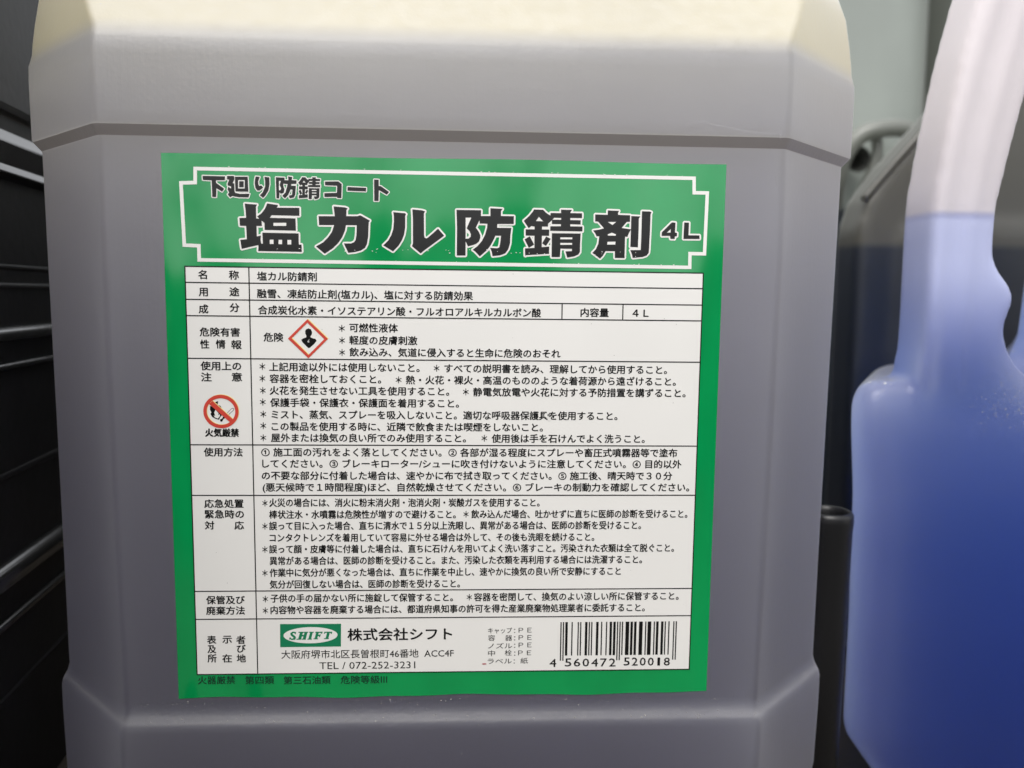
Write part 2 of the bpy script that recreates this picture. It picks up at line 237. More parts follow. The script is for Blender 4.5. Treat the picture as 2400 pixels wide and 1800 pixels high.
TEAR=(23.72,5.14)
SMUDGE=(9.24,-56.76)

# ================================================================ helpers
MM = 0.001


def mesh_obj(name, verts, faces, mat, parent=None, smooth=False):
    me = bpy.data.meshes.new(name)
    me.from_pydata([tuple(v) for v in verts], [], faces)
    me.materials.append(mat)
    me.update()
    if smooth:
        me.shade_smooth()
    o = bpy.data.objects.new(name, me)
    col.objects.link(o)
    o.parent = parent
    return o


def empty(name, loc, label, cat, group=None):
    o = bpy.data.objects.new(name, None)
    o.empty_display_size = 0.02
    o.location = loc
    col.objects.link(o)
    o['label'] = label
    o['category'] = cat
    if group:
        o['group'] = group
    return o


def keep(o, parent):
    """parent while keeping world coordinates"""
    o.parent = parent
    o.matrix_parent_inverse = Matrix.Translation(parent.location).inverted()
    return o


def chain(o, root):
    """child of a part whose own origin stays at the world origin"""
    o.parent = root
    return o


def new_mat(name):
    mt = bpy.data.materials.new(name)
    mt.use_nodes = True
    nt = mt.node_tree
    nt.nodes.clear()
    out = nt.nodes.new('ShaderNodeOutputMaterial')
    return mt, nt, out


def add(nt, typ, **kw):
    n = nt.nodes.new(typ)
    for k, v in kw.items():
        if k.startswith('i_'):
            key = k[2:].replace('_', ' ')
            n.inputs[key].default_value = v
        else:
            setattr(n, k, v)
    return n


def rgba(c):
    return (c[0], c[1], c[2], 1.0)


def noise_bump(nt, scale, strength, dist, detail=3.0, stretch=None):
    tc = add(nt, 'ShaderNodeNewGeometry')
    mp = add(nt, 'ShaderNodeMapping')
    if stretch:
        mp.inputs['Scale'].default_value = stretch
    nt.links.new(tc.outputs['Position'], mp.inputs['Vector'])
    nz = add(nt, 'ShaderNodeTexNoise')
    nz.inputs['Scale'].default_value = scale
    nz.inputs['Detail'].default_value = detail
    nt.links.new(mp.outputs[0], nz.inputs['Vector'])
    bp = add(nt, 'ShaderNodeBump')
    bp.inputs['Strength'].default_value = strength
    bp.inputs['Distance'].default_value = dist
    nt.links.new(nz.outputs['Fac'], bp.inputs['Height'])
    return bp, nz


def simple_mat(name, colr, rough=0.5, coat=0.0, coat_rough=0.1, spec=0.5, bump=None, vary=0.0, vscale=200.0, ior=1.5):
    mt, nt, out = new_mat(name)
    p = add(nt, 'ShaderNodeBsdfPrincipled')
    p.inputs['Base Color'].default_value = rgba(colr)
    p.inputs['Roughness'].default_value = rough
    p.inputs['Specular IOR Level'].default_value = spec
    p.inputs['Coat Weight'].default_value = coat
    p.inputs['IOR'].default_value = ior
    p.inputs['Coat Roughness'].default_value = coat_rough
    p.inputs['Coat IOR'].default_value = 1.75
    if bump:
        bp, _ = noise_bump(nt, *bump)
        nt.links.new(bp.outputs[0], p.inputs['Normal'])
        if coat:
            nt.links.new(bp.outputs[0], p.inputs['Coat Normal'])
    if vary:
        g = add(nt, 'ShaderNodeNewGeometry')
        nz = add(nt, 'ShaderNodeTexNoise')
        nz.inputs['Scale'].default_value = vscale
        nz.inputs['Detail'].default_value = 6
        nt.links.new(g.outputs['Position'], nz.inputs['Vector'])
        mx = add(nt, 'ShaderNodeMix', data_type='RGBA')
        mx.inputs[6].default_value = rgba([c * (1 - vary) for c in colr])
        mx.inputs[7].default_value = rgba([min(1, c * (1 + vary)) for c in colr])
        nt.links.new(nz.outputs['Fac'], mx.inputs[0])
        nt.links.new(mx.outputs[2], p.inputs['Base Color'])
    nt.links.new(p.outputs[0], out.inputs[0])
    return mt


def shell_mat(name, level, blur, dry, wet, thru_dry, thru_wet, f_dry, f_wet, rough=0.35, gloss=1.0, dust=None, thick=None, ior=1.6):
    """blow-moulded polyethylene: part of the light is scattered back, part passes through to the liquid.
    Where the liquid wets the wall from inside less light is scattered back."""
    mt, nt, out = new_mat(name)
    lk = nt.links.new
    g = add(nt, 'ShaderNodeNewGeometry')
    sx = add(nt, 'ShaderNodeSeparateXYZ')
    lk(g.outputs['Position'], sx.inputs[0])
    mr = add(nt, 'ShaderNodeMapRange')
    mr.interpolation_type = 'SMOOTHSTEP'
    mr.inputs['From Min'].default_value = level - blur
    mr.inputs['From Max'].default_value = level + blur
    lk(sx.outputs['Z'], mr.inputs['Value'])

    def mixc(a, b):
        mx = add(nt, 'ShaderNodeMix', data_type='RGBA')
        mx.inputs[6].default_value = rgba(a)
        mx.inputs[7].default_value = rgba(b)
        lk(mr.outputs[0], mx.inputs[0])
        return mx.outputs[2]
    dc = mixc(wet, dry)
    tcx = mixc(thru_wet, thru_dry)
    fm = add(nt, 'ShaderNodeMapRange')
    fm.inputs['To Min'].default_value = f_wet
    fm.inputs['To Max'].default_value = f_dry
    lk(mr.outputs[0], fm.inputs['Value'])
    if thick:
        # the hollow grip is pinched in the mould, its wall is several times thicker and milkier
        (zx0, zx1, xx0, xx1, tcol, tfac) = thick
        za = add(nt, 'ShaderNodeMapRange')
        za.interpolation_type = 'SMOOTHSTEP'
        za.inputs['From Min'].default_value = zx0
        za.inputs['From Max'].default_value = zx1
        lk(sx.outputs['Z'], za.inputs['Value'])
        xa = add(nt, 'ShaderNodeMapRange')
        xa.interpolation_type = 'SMOOTHSTEP'
        xa.inputs['From Min'].default_value = xx1
        xa.inputs['From Max'].default_value = xx0
        lk(sx.outputs['X'], xa.inputs['Value'])
        zm = add(nt, 'ShaderNodeMath', operation='MULTIPLY')
        lk(za.outputs[0], zm.inputs[0])
        lk(xa.outputs[0], zm.inputs[1])
        nl = add(nt, 'ShaderNodeMath', operation='SUBTRACT')
        nl.inputs[0].default_value = 1.0
        lk(mr.outputs[0], nl.inputs[1])
        zf = add(nt, 'ShaderNodeMath', operation='MULTIPLY')
        lk(zm.outputs[0], zf.inputs[0])
        lk(nl.outputs[0], zf.inputs[1])
        mt1 = add(nt, 'ShaderNodeMix', data_type='RGBA')
        lk(zf.outputs[0], mt1.inputs[0])
        lk(dc, mt1.inputs[6])
        mt1.inputs[7].default_value = rgba(tcol)
        dc = mt1.outputs[2]
        mt2 = add(nt, 'ShaderNodeMix', data_type='FLOAT')
        lk(zf.outputs[0], mt2.inputs[0])
        lk(fm.outputs[0], mt2.inputs[2])
        mt2.inputs[3].default_value = tfac
        fout = mt2.outputs[0]
    else:
        fout = fm.outputs[0]
    # streaky wall thickness
    nz = add(nt, 'ShaderNodeTexNoise')
    nz.inputs['Scale'].default_value = 28.0
    nz.inputs['Detail'].default_value = 3.0
    mp = add(nt, 'ShaderNodeMapping')
    mp.inputs['Scale'].default_value = (1.0, 1.0, 0.35)
    lk(g.outputs['Position'], mp.inputs['Vector'])
    lk(mp.outputs[0], nz.inputs['Vector'])
    md = add(nt, 'ShaderNodeMath', operation='MULTIPLY_ADD')
    md.inputs[1].default_value = 0.40
    md.inputs[2].default_value = 0.80
    lk(nz.outputs['Fac'], md.inputs[0])
    vm = add(nt, 'ShaderNodeVectorMath', operation='SCALE')
    lk(dc, vm.inputs[0])
    lk(md.outputs[0], vm.inputs['Scale'])
    dcol = vm.outputs[0]
    rgh = None
    # fine orange-peel + mould scratches
    n1 = add(nt, 'ShaderNodeTexNoise')
    n1.inputs['Scale'].default_value = 900.0
    n1.inputs['Detail'].default_value = 2.0
    lk(g.outputs['Position'], n1.inputs['Vector'])
    n2 = add(nt, 'ShaderNodeTexNoise')
    n2.inputs['Scale'].default_value = 40.0
    lk(g.outputs['Position'], n2.inputs['Vector'])
    mp3 = add(nt, 'ShaderNodeMapping')
    mp3.inputs['Scale'].default_value = (1.0, 1.0, 0.03)
    lk(g.outputs['Position'], mp3.inputs['Vector'])
    n3 = add(nt, 'ShaderNodeTexNoise')
    n3.inputs['Scale'].default_value = 1400.0
    lk(mp3.outputs[0], n3.inputs['Vector'])
    a1 = add(nt, 'ShaderNodeMath', operation='MULTIPLY_ADD')
    a1.inputs[1].default_value = 6.0
    lk(n2.outputs['Fac'], a1.inputs[0])
    lk(n1.outputs['Fac'], a1.inputs[2])
    a2 = add(nt, 'ShaderNodeMath', operation='MULTIPLY_ADD')
    a2.inputs[1].default_value = 0.7
    lk(n3.outputs['Fac'], a2.inputs[0])
    lk(a1.outputs[0], a2.inputs[2])
    bp = add(nt, 'ShaderNodeBump')
    bp.inputs['Strength'].default_value = 0.6
    bp.inputs['Distance'].default_value = 0.00011
    lk(a2.outputs[0], bp.inputs['Height'])
    if dust:
        # dust specks caught on the plastic: small pale dots of irregular size, denser on upward faces
        vo = add(nt, 'ShaderNodeTexVoronoi')
        vo.inputs['Scale'].default_value = dust[0]
        lk(g.outputs['Position'], vo.inputs['Vector'])
        sxyz = add(nt, 'ShaderNodeSeparateColor')
        lk(vo.outputs['Color'], sxyz.inputs[0])
        th = add(nt, 'ShaderNodeMath', operation='MULTIPLY')
        th.inputs[1].default_value = dust[1]
        pw = add(nt, 'ShaderNodeMath', operation='POWER')
        pw.inputs[1].default_value = 6.0
        lk(sxyz.outputs[0], pw.inputs[0])
        lk(pw.outputs[0], th.inputs[0])
        sn = add(nt, 'ShaderNodeSeparateXYZ')
        lk(g.outputs['Normal'], sn.inputs[0])
        up = add(nt, 'ShaderNodeMapRange')
        up.inputs['From Min'].default_value = 0.25
        up.inputs['From Max'].default_value = 0.8
        up.inputs['To Min'].default_value = dust[2]
        up.inputs['To Max'].default_value = 1.0
        lk(sn.outputs['Z'], up.inputs['Value'])
        th2 = add(nt, 'ShaderNodeMath', operation='MULTIPLY')
        lk(th.outputs[0], th2.inputs[0])
        lk(up.outputs[0], th2.inputs[1])
        lt = add(nt, 'ShaderNodeMath', operation='LESS_THAN')
        lk(vo.outputs['Distance'], lt.inputs[0])
        lk(th2.outputs[0], lt.inputs[1])
        # broad film of dust on ledges
        fn = add(nt, 'ShaderNodeTexNoise')
        fn.inputs['Scale'].default_value = 260.0
        fn.inputs['Detail'].default_value = 8.0
        lk(g.outputs['Position'], fn.inputs['Vector'])
        ff = add(nt, 'ShaderNodeMapRange')
        ff.inputs['From Min'].default_value = 0.30
        ff.inputs['From Max'].default_value = 0.85
        ff.inputs['To Min'].default_value = 0.0
        ff.inputs['To Max'].default_value = dust[3]
        lk(sn.outputs['Z'], ff.inputs['Value'])
        fm2 = add(nt, 'ShaderNodeMath', operation='MULTIPLY')
        lk(ff.outputs[0], fm2.inputs[0])
        lk(fn.outputs['Fac'], fm2.inputs[1])
        mxx = add(nt, 'ShaderNodeMath', operation='MAXIMUM')
        sc1 = add(nt, 'ShaderNodeMath', operation='MULTIPLY')
        sc1.inputs[1].default_value = 0.8
        lk(lt.outputs[0], sc1.inputs[0])
        lk(sc1.outputs[0], mxx.inputs[0])
        lk(fm2.outputs[0], mxx.inputs[1])
        dmask = mxx.outputs[0]
    d = add(nt, 'ShaderNodeBsdfDiffuse')
    lk(dcol, d.inputs['Color'])
    lk(bp.outputs[0], d.inputs['Normal'])
    t = add(nt, 'ShaderNodeBsdfTranslucent')
    lk(tcx, t.inputs['Color'])
    mx = add(nt, 'ShaderNodeMixShader')
    lk(fout, mx.inputs[0])
    lk(d.outputs[0], mx.inputs[1])
    lk(t.outputs[0], mx.inputs[2])
    cur = mx.outputs[0]
    gl = add(nt, 'ShaderNodeBsdfGlossy')
    gl.inputs['Roughness'].default_value = rough
    gl.inputs['Color'].default_value = (gloss, gloss, gloss, 1)
    lk(bp.outputs[0], gl.inputs['Normal'])
    fr = add(nt, 'ShaderNodeFresnel')
    fr.inputs['IOR'].default_value = ior
    lk(bp.outputs[0], fr.inputs['Normal'])
    # only the outside reflects
    bf = add(nt, 'ShaderNodeMath', operation='SUBTRACT')
    bf.inputs[0].default_value = 1.0
    lk(g.outputs['Backfacing'], bf.inputs[1])
    fb = add(nt, 'ShaderNodeMath', operation='MULTIPLY')
    lk(fr.outputs[0], fb.inputs[0])
    lk(bf.outputs[0], fb.inputs[1])
    m2 = add(nt, 'ShaderNodeMixShader')
    lk(fb.outputs[0], m2.inputs[0])
    lk(cur, m2.inputs[1])
    lk(gl.outputs[0], m2.inputs[2])
    cur = m2.outputs[0]
    if dust:
        dd = add(nt, 'ShaderNodeBsdfDiffuse')
        dd.inputs['Color'].default_value = (0.78, 0.76, 0.72, 1)
        m3 = add(nt, 'ShaderNodeMixShader')
        lk(dmask, m3.inputs[0])
        lk(cur, m3.inputs[1])
        lk(dd.outputs[0], m3.inputs[2])
        cur = m3.outputs[0]
    lk(cur, out.inputs[0])
    return mt


def liquid_mat(name, sigma):
    """sigma: absorption per metre for r, g, b"""
    mt, nt, out = new_mat(name)
    k = max(sigma)
    va = add(nt, 'ShaderNodeVolumeAbsorption')
    va.inputs['Density'].default_value = k
    va.inputs['Color'].default_value = (1 - sigma[0] / k, 1 - sigma[1] / k, 1 - sigma[2] / k, 1)
    nt.links.new(va.outputs[0], out.inputs['Volume'])
    return mt


def arc_corners(pts, rad, seg=5, guard=0.0):
    """round every corner of a closed polygon (counter-clockwise list of 2-D points)"""
    out = []
    n = len(pts)
    for i in range(n):
        p0, p1, p2 = Vector(pts[i - 1]), Vector(pts[i]), Vector(pts[(i + 1) % n])
        r = rad[i] if isinstance(rad, (list, tuple)) else rad
        a = (p0 - p1).normalized()
        b = (p2 - p1).normalized()
        ang = math.acos(max(-1, min(1, a.dot(b))))
        t = r / math.tan(ang / 2)
        t = min(t, (p0 - p1).length * 0.45, (p2 - p1).length * 0.45)
        r2 = t * math.tan(ang / 2)
        c = p1 + (a + b).normalized() * (r2 / math.sin(ang / 2))
        s = p1 + a * t
        e = p1 + b * t
        a0 = math.atan2(s.y - c.y, s.x - c.x)
        a1 = math.atan2(e.y - c.y, e.x - c.x)
        da = (a1 - a0 + math.pi) % (2 * math.pi) - math.pi
        if guard:
            out.append(tuple(s + a * guard))
        for k in range(seg + 1):
            th = a0 + da * k / seg
            out.append((c.x + r2 * math.cos(th), c.y + r2 * math.sin(th)))
        if guard:
            out.append(tuple(e + b * guard))
    return out


def loft(name, rings, mat, parent=None, smooth=True):
    n = len(rings[0])
    verts = [v for r in rings for v in r]
    faces = []
    for i in range(len(rings) - 1):
        for j in range(n):
            a = i * n + j
            b = i * n + (j + 1) % n
            faces.append((a, b, b + n, a + n))
    faces.append(tuple(reversed(range(n))))
    faces.append(tuple(range((len(rings) - 1) * n, len(rings) * n)))
    return mesh_obj(name, verts, faces, mat, parent, smooth)


# ================================================================ materials
CAN_LEVEL = 0.0918
M_can = shell_mat('milky plastic over grey liquid', CAN_LEVEL, 0.0036,
                  dry=(0.66, 0.585, 0.37), wet=(0.140, 0.136, 0.190),
                  thru_dry=(0.97, 0.93, 0.76), thru_wet=(0.95, 0.955, 0.98), f_dry=0.58, f_wet=0.76,
                  rough=0.52, ior=1.9, dust=(520.0, 0.15, 0.45, 0.6))
M_groove = shell_mat('painted shade and grime under the shoulder', -1.0, 0.001,  # darker tone paints in the shade under the step, plus brownish grime
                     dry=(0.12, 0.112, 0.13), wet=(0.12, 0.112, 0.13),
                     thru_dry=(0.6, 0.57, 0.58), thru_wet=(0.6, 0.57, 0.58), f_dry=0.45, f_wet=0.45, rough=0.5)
M_liq = liquid_mat('grey rust proofing liquid', (8.2, 8.6, 6.6))
M_green = simple_mat('green label ink', (0.0, 0.29, 0.075), 0.5, coat=1.0, coat_rough=0.14, spec=0.05,
                     bump=(30.0, 1.0, 0.010, 2.0, (1.0, 1.0, 0.30)), vary=0.08, vscale=120)
M_white = simple_mat('white label paper', (0.83, 0.815, 0.78), 0.5, coat=0.7, coat_rough=0.2,
                     bump=(26.0, 0.6, 0.003, 2.0, (1.0, 1.0, 0.30)), vary=0.02, vscale=60)
M_ink = simple_mat('black label ink', (0.006, 0.006, 0.006), 0.5, coat=0.4, coat_rough=0.15, spec=0.1)
M_red = simple_mat('red label ink', (0.62, 0.055, 0.035), 0.45, coat=0.6, coat_rough=0.15)
M_yel = simple_mat('yellow label ink', (0.85, 0.68, 0.25), 0.45)
M_dgreen = simple_mat('dark green logo ink', (0.0, 0.20, 0.085), 0.45, coat=0.6, coat_rough=0.15)
M_greyink = simple_mat('grey label ink', (0.22, 0.22, 0.21), 0.5)
M_lightgrey = simple_mat('pale grey print', (0.5, 0.5, 0.48), 0.5)
M_black = simple_mat('glossy black plastic', (0.006, 0.006, 0.006), 0.17, ior=2.4, bump=(60.0, 0.2, 0.0004, 4.0))
M_dull = simple_mat('dull black plastic', (0.010, 0.010, 0.010), 0.5, spec=0.35, bump=(300.0, 0.3, 0.0003, 4.0), vary=0.3, vscale=80)
M_tube = simple_mat('satin black plastic', (0.008, 0.008, 0.009), 0.38, bump=(300.0, 0.3, 0.0003, 4.0))
M_floor = simple_mat('dark dusty floor', (0.045, 0.036, 0.026), 0.8, bump=(400.0, 0.6, 0.001, 6.0), vary=0.4, vscale=60)

BLUE_LEVEL = 0.058
M_blue = shell_mat('milky plastic over blue liquid', BLUE_LEVEL, 0.0018,
                   dry=(0.84, 0.78, 0.80), wet=(0.050, 0.100, 0.48),
                   thru_dry=(0.93, 0.92, 0.93), thru_wet=(0.90, 0.92, 0.97), f_dry=0.35, f_wet=0.82,
                   rough=0.35, dust=(700.0, 0.42, 0.06, 0.12),
                   ior=1.38, thick=(0.005, 0.047, 0.163, 0.171, (0.62, 0.66, 0.93), 0.30))
M_bliq = liquid_mat('blue washer liquid', (30.0, 21.0, 5.0))
REAR_LEVEL = 0.056
M_rear = shell_mat('dirty plastic over dark liquid', REAR_LEVEL, 0.002,
                   dry=(0.10, 0.097, 0.082), wet=(0.012, 0.017, 0.028),
                   thru_dry=(0.42, 0.41, 0.36), thru_wet=(0.2, 0.23, 0.3), f_dry=0.4, f_wet=0.3, rough=0.4)
M_rliq = liquid_mat('dark blue liquid', (60.0, 50.0, 35.0))
M_grime = shell_mat('grimy grey plastic', 0.07, 0.003,
                    dry=(0.23, 0.24, 0.215), wet=(0.02, 0.028, 0.04),
                    thru_dry=(0.5, 0.52, 0.48), thru_wet=(0.3, 0.33, 0.4), f_dry=0.4, f_wet=0.3, rough=0.4)
TALL_LEVEL = 0.088
M_tall = shell_mat('pale plastic of the tall rear canister', TALL_LEVEL, 0.003,
                   dry=(0.33, 0.365, 0.335), wet=(0.02, 0.028, 0.04),
                   thru_dry=(0.8, 0.84, 0.78), thru_wet=(0.3, 0.33, 0.4), f_dry=0.2, f_wet=0.3, rough=0.5)

# ================================================================ floor
FZ = -0.1265
fl = mesh_obj('ground', [(-30, -30, FZ), (30, -30, FZ), (30, 30, FZ), (-30, 30, FZ)], [(0, 1, 2, 3)], M_floor)
fl['kind'] = 'structure'
fl['label'] = 'dark dusty brown floor under the canisters'

# ================================================================ the labelled canister
can = empty('canister', (0, 0.06, FZ), 'milky four litre canister of grey liquid with a green and white Japanese label', 'canister')


def can_ring(z, w, yf, yb, c, r=0.0032):
    pts = [(-w + c, yf), (w - c, yf), (w, yf + c), (w, yb - c), (w - c, yb), (-w + c, yb), (-w, yb - c), (-w, yf + c)]
    return [(x, y, z) for x, y in arc_corners(pts, r, 5, 0.0012)]


# (z, half width, front y, back y, chamfer)
PROF = [(-126, 86, 16, 110, 22), (-125, 91, 10, 116, 23), (-121.5, 97, 4.5, 121, 24.5), (-114, 101.6, 0.8, 124.5, 26),
        (-106, 104.2, -1.2, 126.5, 27), (-99, 105.2, -1.8, 127.4, 27.3), (-80, 105.6, -1.9, 127.5, 27.3), (-73, 105.6, -1.9, 127.5, 27.3),
        (-71.6, 105.3, -1.7, 127.2, 27.2), (-70.6, 104.8, -1.3, 126.8, 27), (-69.4, 104.2, -0.7, 126, 26.6), (-68.2, 103.8, -0.3, 125.6, 26.2), (-67.2, 103.5, -0.05, 125.2, 25.9),
        (-66.2, 103.4, 0, 125, 25.6), (-40, 103.2, 0, 125, 25), (0, 103.2, 0, 125, 24.5), (40, 103.5, 0, 125, 24.5), (68.2, 104.0, 0, 125, 25.2),
        (68.6, 104.1, -0.08, 125.1, 25.3), (68.8, 104.3, -0.25, 125.3, 25.5), (70.8, 106.3, -1.85, 127.5, 27.3), (71.0, 106.5, -2.02, 127.7, 27.5), (71.3, 106.6, -2.1, 127.8, 27.6),
        (74, 106.7, -2.1, 127.9, 27.7), (86, 106.8, -2.1, 127.9, 27.8), (89.5, 106.8, -1.9, 127.8, 27.9), (91.0, 106.7, -1.2, 127.2, 28), (92.6, 106.5, -0.2, 126.2, 27.5),
        (95, 106.5, 1.6, 124.6, 26.2), (100, 106.3, 5.5, 120.5, 23.4), (108, 105.8, 11.5, 114, 19.5), (116, 104.6, 17.5, 108, 17.5), (123, 101.3, 24, 102, 17), (129, 89, 32, 94, 16),
        (133, 78, 42, 84, 15), (135, 62, 50, 76, 12), (135.6, 30, 56, 70, 6)]


def dens(prof):
    out = []
    for a, b in zip(prof[:-1], prof[1:]):
        n = max(1, int((b[0] - a[0]) / 8))
        for k in range(n):
            t = k / n
            out.append(tuple(x + (y - x) * t for x, y in zip(a, b)))
    out.append(prof[-1])
    return out


rings = [can_ring(z * MM, w * MM, yf * MM, yb * MM, c * MM) for z, w, yf, yb, c in dens(PROF)]
body = loft('body', rings, M_can)
keep(body, can)
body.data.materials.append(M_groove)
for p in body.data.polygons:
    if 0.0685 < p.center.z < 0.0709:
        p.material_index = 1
# the liquid fills the shell, half a millimetre inside it
lq = []
for z, w, yf, yb, c in dens(PROF):
    if z > CAN_LEVEL * 1000:
        break
    lq.append(can_ring(max(z, -125.4) * MM, (w - .5) * MM, (yf + .5) * MM, (yb - .5) * MM, c * MM))
lq.append([(x, y, CAN_LEVEL) for x, y, z in lq[-1]])
liq = loft('liquid', lq, M_liq, smooth=False)
keep(liq, can)

# ---------------------------------------------------------------- label
Y_SHEET, Y_PAPER, Y_OUT, Y_INK, Y_TOP, Y_TOP2 = -0.00020, -0.00024, -0.00024, -0.00028, -0.00031, -0.00034


def flat(bm, pts, y, dy=0.0):
    """one flat printed shape: pts in millimetres on the label plane"""
    p3 = [Vector((x * MM, y, z * MM)) for x, z in pts]
    tris = tessellate_polygon([p3])
    vs = [bm.verts.new(p + Vector((0, dy, 0))) for p in p3]
    for t in tris:
        a, b, c = (p3[i] for i in t)
        nrm = (b - a).cross(c - a)
        idx = t if nrm.y < 0 else t[::-1]
        try:
            bm.faces.new([vs[i] for i in idx])
        except ValueError:
            pass


def bm_obj(name, bm, mat, parent):
    me = bpy.data.meshes.new(name)
    bm.to_mesh(me)
    bm.free()
    me.materials.append(mat)
    o = bpy.data.objects.new(name, me)
    col.objects.link(o)
    if parent:
        chain(o, parent)
    return o


def print_obj(name, polys, y, mat, parent):
    bm = bmesh.new()
    for i, p in enumerate(polys):
        flat(bm, p, y - (i % 7) * 1.5e-6)
    return bm_obj(name, bm, mat, parent)


def box_poly(x0, z0, x1, z1):
    return [(x0, z0), (x1, z0), (x1, z1), (x0, z1)]


def circle(cx, cz, rx_, rz_, n=64):
    return [(cx + rx_ * math.cos(2 * math.pi * i / n), cz + rz_ * math.sin(2 * math.pi * i / n)) for i in range(n)]


def ring_polys(o, i):
    n = len(o)
    return [[o[k], o[(k + 1) % n], i[(k + 1) % n], i[k]] for k in range(n)]


# green sheet, a thin sticker with slightly wavy lower edge
NX, NZ = 40, 40
sv, sf = [], []
for side, y in ((0, Y_SHEET), (1, -0.00001)):
    for j in range(NZ + 1):
        for i in range(NX + 1):
            x = -65.0 + 130.0 * i / NX
            z = -64.8 + 129.6 * j / NZ
            if j == 0:
                z += 0.22 * math.sin(x * 0.11 + 1.0) + 0.12 * math.sin(x * 0.31)
            if j == NZ:
                z += 0.12 * math.sin(x * 0.09)
            sv.append((x * MM, y, z * MM))
W1 = NX + 1
for j in range(NZ):
    for i in range(NX):
        a = j * W1 + i
        sf.append((a, a + 1, a + 1 + W1, a + W1))
        b = a + W1 * (NZ + 1)
        sf.append((b, b + W1, b + 1 + W1, b + 1))
off = W1 * (NZ + 1)
for i in range(NX):
    sf.append((i, i + off, i + 1 + off, i + 1))
    t = NZ * W1 + i
    sf.append((t, t + 1, t + 1 + off, t + off))
for j in range(NZ):
    a = j * W1
    sf.append((a, a + W1, a + W1 + off, a + off))
    b = a + NX
    sf.append((b, b + off, b + W1 + off, b + W1))
label = mesh_obj('label', sv, sf, M_green)
keep(label, can)
label['label'] = 'green sticker with black Japanese title and a white table of small print'

# white stepped frame around the title
TH = 0.80
cxf = sum(p[0] for p in FRAME) / 12.0
inner = []
n = len(FRAME)
for i in range(n):
    p0, p1, p2 = Vector(FRAME[i - 1]), Vector(FRAME[i]), Vector(FRAME[(i + 1) % n])
    a = (p1 - p0).normalized()
    b = (p2 - p1).normalized()
    na = Vector((a.y, -a.x))
    nb = Vector((b.y, -b.x))
    q = p1 + (na + nb) * TH / (1 + na.dot(nb))
    inner.append((q.x, q.y))
print_obj('title_frame', ring_polys(FRAME, inner), Y_OUT, M_white, label)


def dilate(polys, r, k=16):
    res = []
    for p in polys:
        for i in range(k):
            a = 2 * math.pi * i / k
            res.append([(x + r * math.cos(a), z + r * math.sin(a)) for x, z in p])
    return res


def outline_obj(name, polys, r, y, mat, parent):
    bm = bmesh.new()
    d = dilate(polys, r)
    for i, p in enumerate(d):
        flat(bm, p, y - (i % 31) * 0.6e-6)
    return bm_obj(name, bm, mat, parent)


outline_obj('title_outline', BIG, 0.38, Y_OUT, M_white, label)
gi = 0
for cnt in (3, 1, 2, 1, 4, 3, 1, 1):
    print_obj('title_character', BIG[gi:gi + cnt], Y_INK, M_ink, label)
    gi += cnt
print_obj('title_counters', HOLES, Y_TOP, M_white, label)['kind'] = 'stuff'
print_obj('title_inner_counters', GREENS, Y_TOP2, M_green, label)
outline_obj('subtitle_outline', SMALL, 0.22, Y_OUT, M_white, label)
print_obj('subtitle_lettering', SMALL, Y_INK, M_ink, label)
print_obj('subtitle_counters', SMALLH, Y_TOP, M_white, label)['kind'] = 'stuff'
print_obj('subtitle_inner_strokes', SMALLIN, Y_TOP2, M_ink, label)

# table
XL, XR, XD = -60.4, 60.4, -45.9
table = print_obj('table_paper', [box_poly(XL, ROWS[-1], XR, ROWS[0])], Y_PAPER, M_white, label)
LW = 0.13
rules = [box_poly(XL - LW, z - LW, XR + LW, z + LW) for z in ROWS]
rules += [box_poly(x - LW, ROWS[-1] - LW, x + LW, ROWS[0] + LW) for x in (XL, XR, XD)]
rules += [box_poly(x - LW, ROWS[3], x + LW, ROWS[2]) for x in (26.9, 41.4)]
print_obj('table_rules', rules, Y_INK, M_ink, label)

# small print: every line fitted to its measured width
STY = {  # em height mm, bold offset, vertical centre above the baseline in em
    'b': (2.22, 0.022, 0.38), 'm': (2.22, 0.024, 0.38), 'x': (2.10, 0.040, 0.38), 's': (2.1, 0.014, 0.38),
    'c': (3.35, 0.022, 0.38), 'r': (2.35, 0.006, 0.38), 'l': (2.55, 0.0, 0.36), 't': (1.62, 0.004, 0.38),
    'd': (2.75, 0.012, 0.36), 'g': (2.20, 0.010, 0.38)}
dg = None
acc = {'print': bmesh.new(), 'green': bmesh.new()}
fc = bpy.data.curves.new('print', 'FONT')
fc.resolution_u = 2
fo = bpy.data.objects.new('print_work', fc)
col.objects.link(fo)
for txt, x0, x1, zc, st in LINES:
    em, bold, vc = STY[st]
    fc.body = txt
    fc.size = 1.0
    dg = bpy.context.evaluated_depsgraph_get()
    ev = fo.evaluated_get(dg)
    me = ev.to_mesh()
    xs = [v.co.x for v in me.vertices]
    if not xs:
        ev.to_mesh_clear()
        continue
    bx0, bx1 = min(xs), max(xs)
    sxm = (x1 - x0) / max(1e-6, bx1 - bx0)
    ys = [v.co.y for v in me.vertices]
    yc = vc
    if st in ('s', 'l', 'd'):
        yc = (min(ys) + max(ys)) / 2
    bmx = acc['green' if st == 'g' else 'print']
    if st == 'd':
        em = 2.05 / (max(ys) - min(ys)) if txt not in ('2', '7') else 2.05 / (max(ys) - min(ys))
    rb_ = bold * em * 1.25
    # ink gain: the stroke is printed three times, a few hundredths of a millimetre apart
    shifts = [(-.9, -.45, 0.0), (.9, -.45, 1e-6), (0.0, .9, 2e-6)] if bold > 0.002 else [(0, 0, 0)]
    for ax, az, ay in shifts:
        vs = [bmx.verts.new(((x0 + (v.co.x - bx0) * sxm + ax * rb_) * MM, Y_INK - ay, (zc + (v.co.y - yc) * em + az * rb_) * MM)) for v in me.vertices]
        for p in me.polygons:
            bmx.faces.new([vs[i] for i in p.vertices])
    ev.to_mesh_clear()
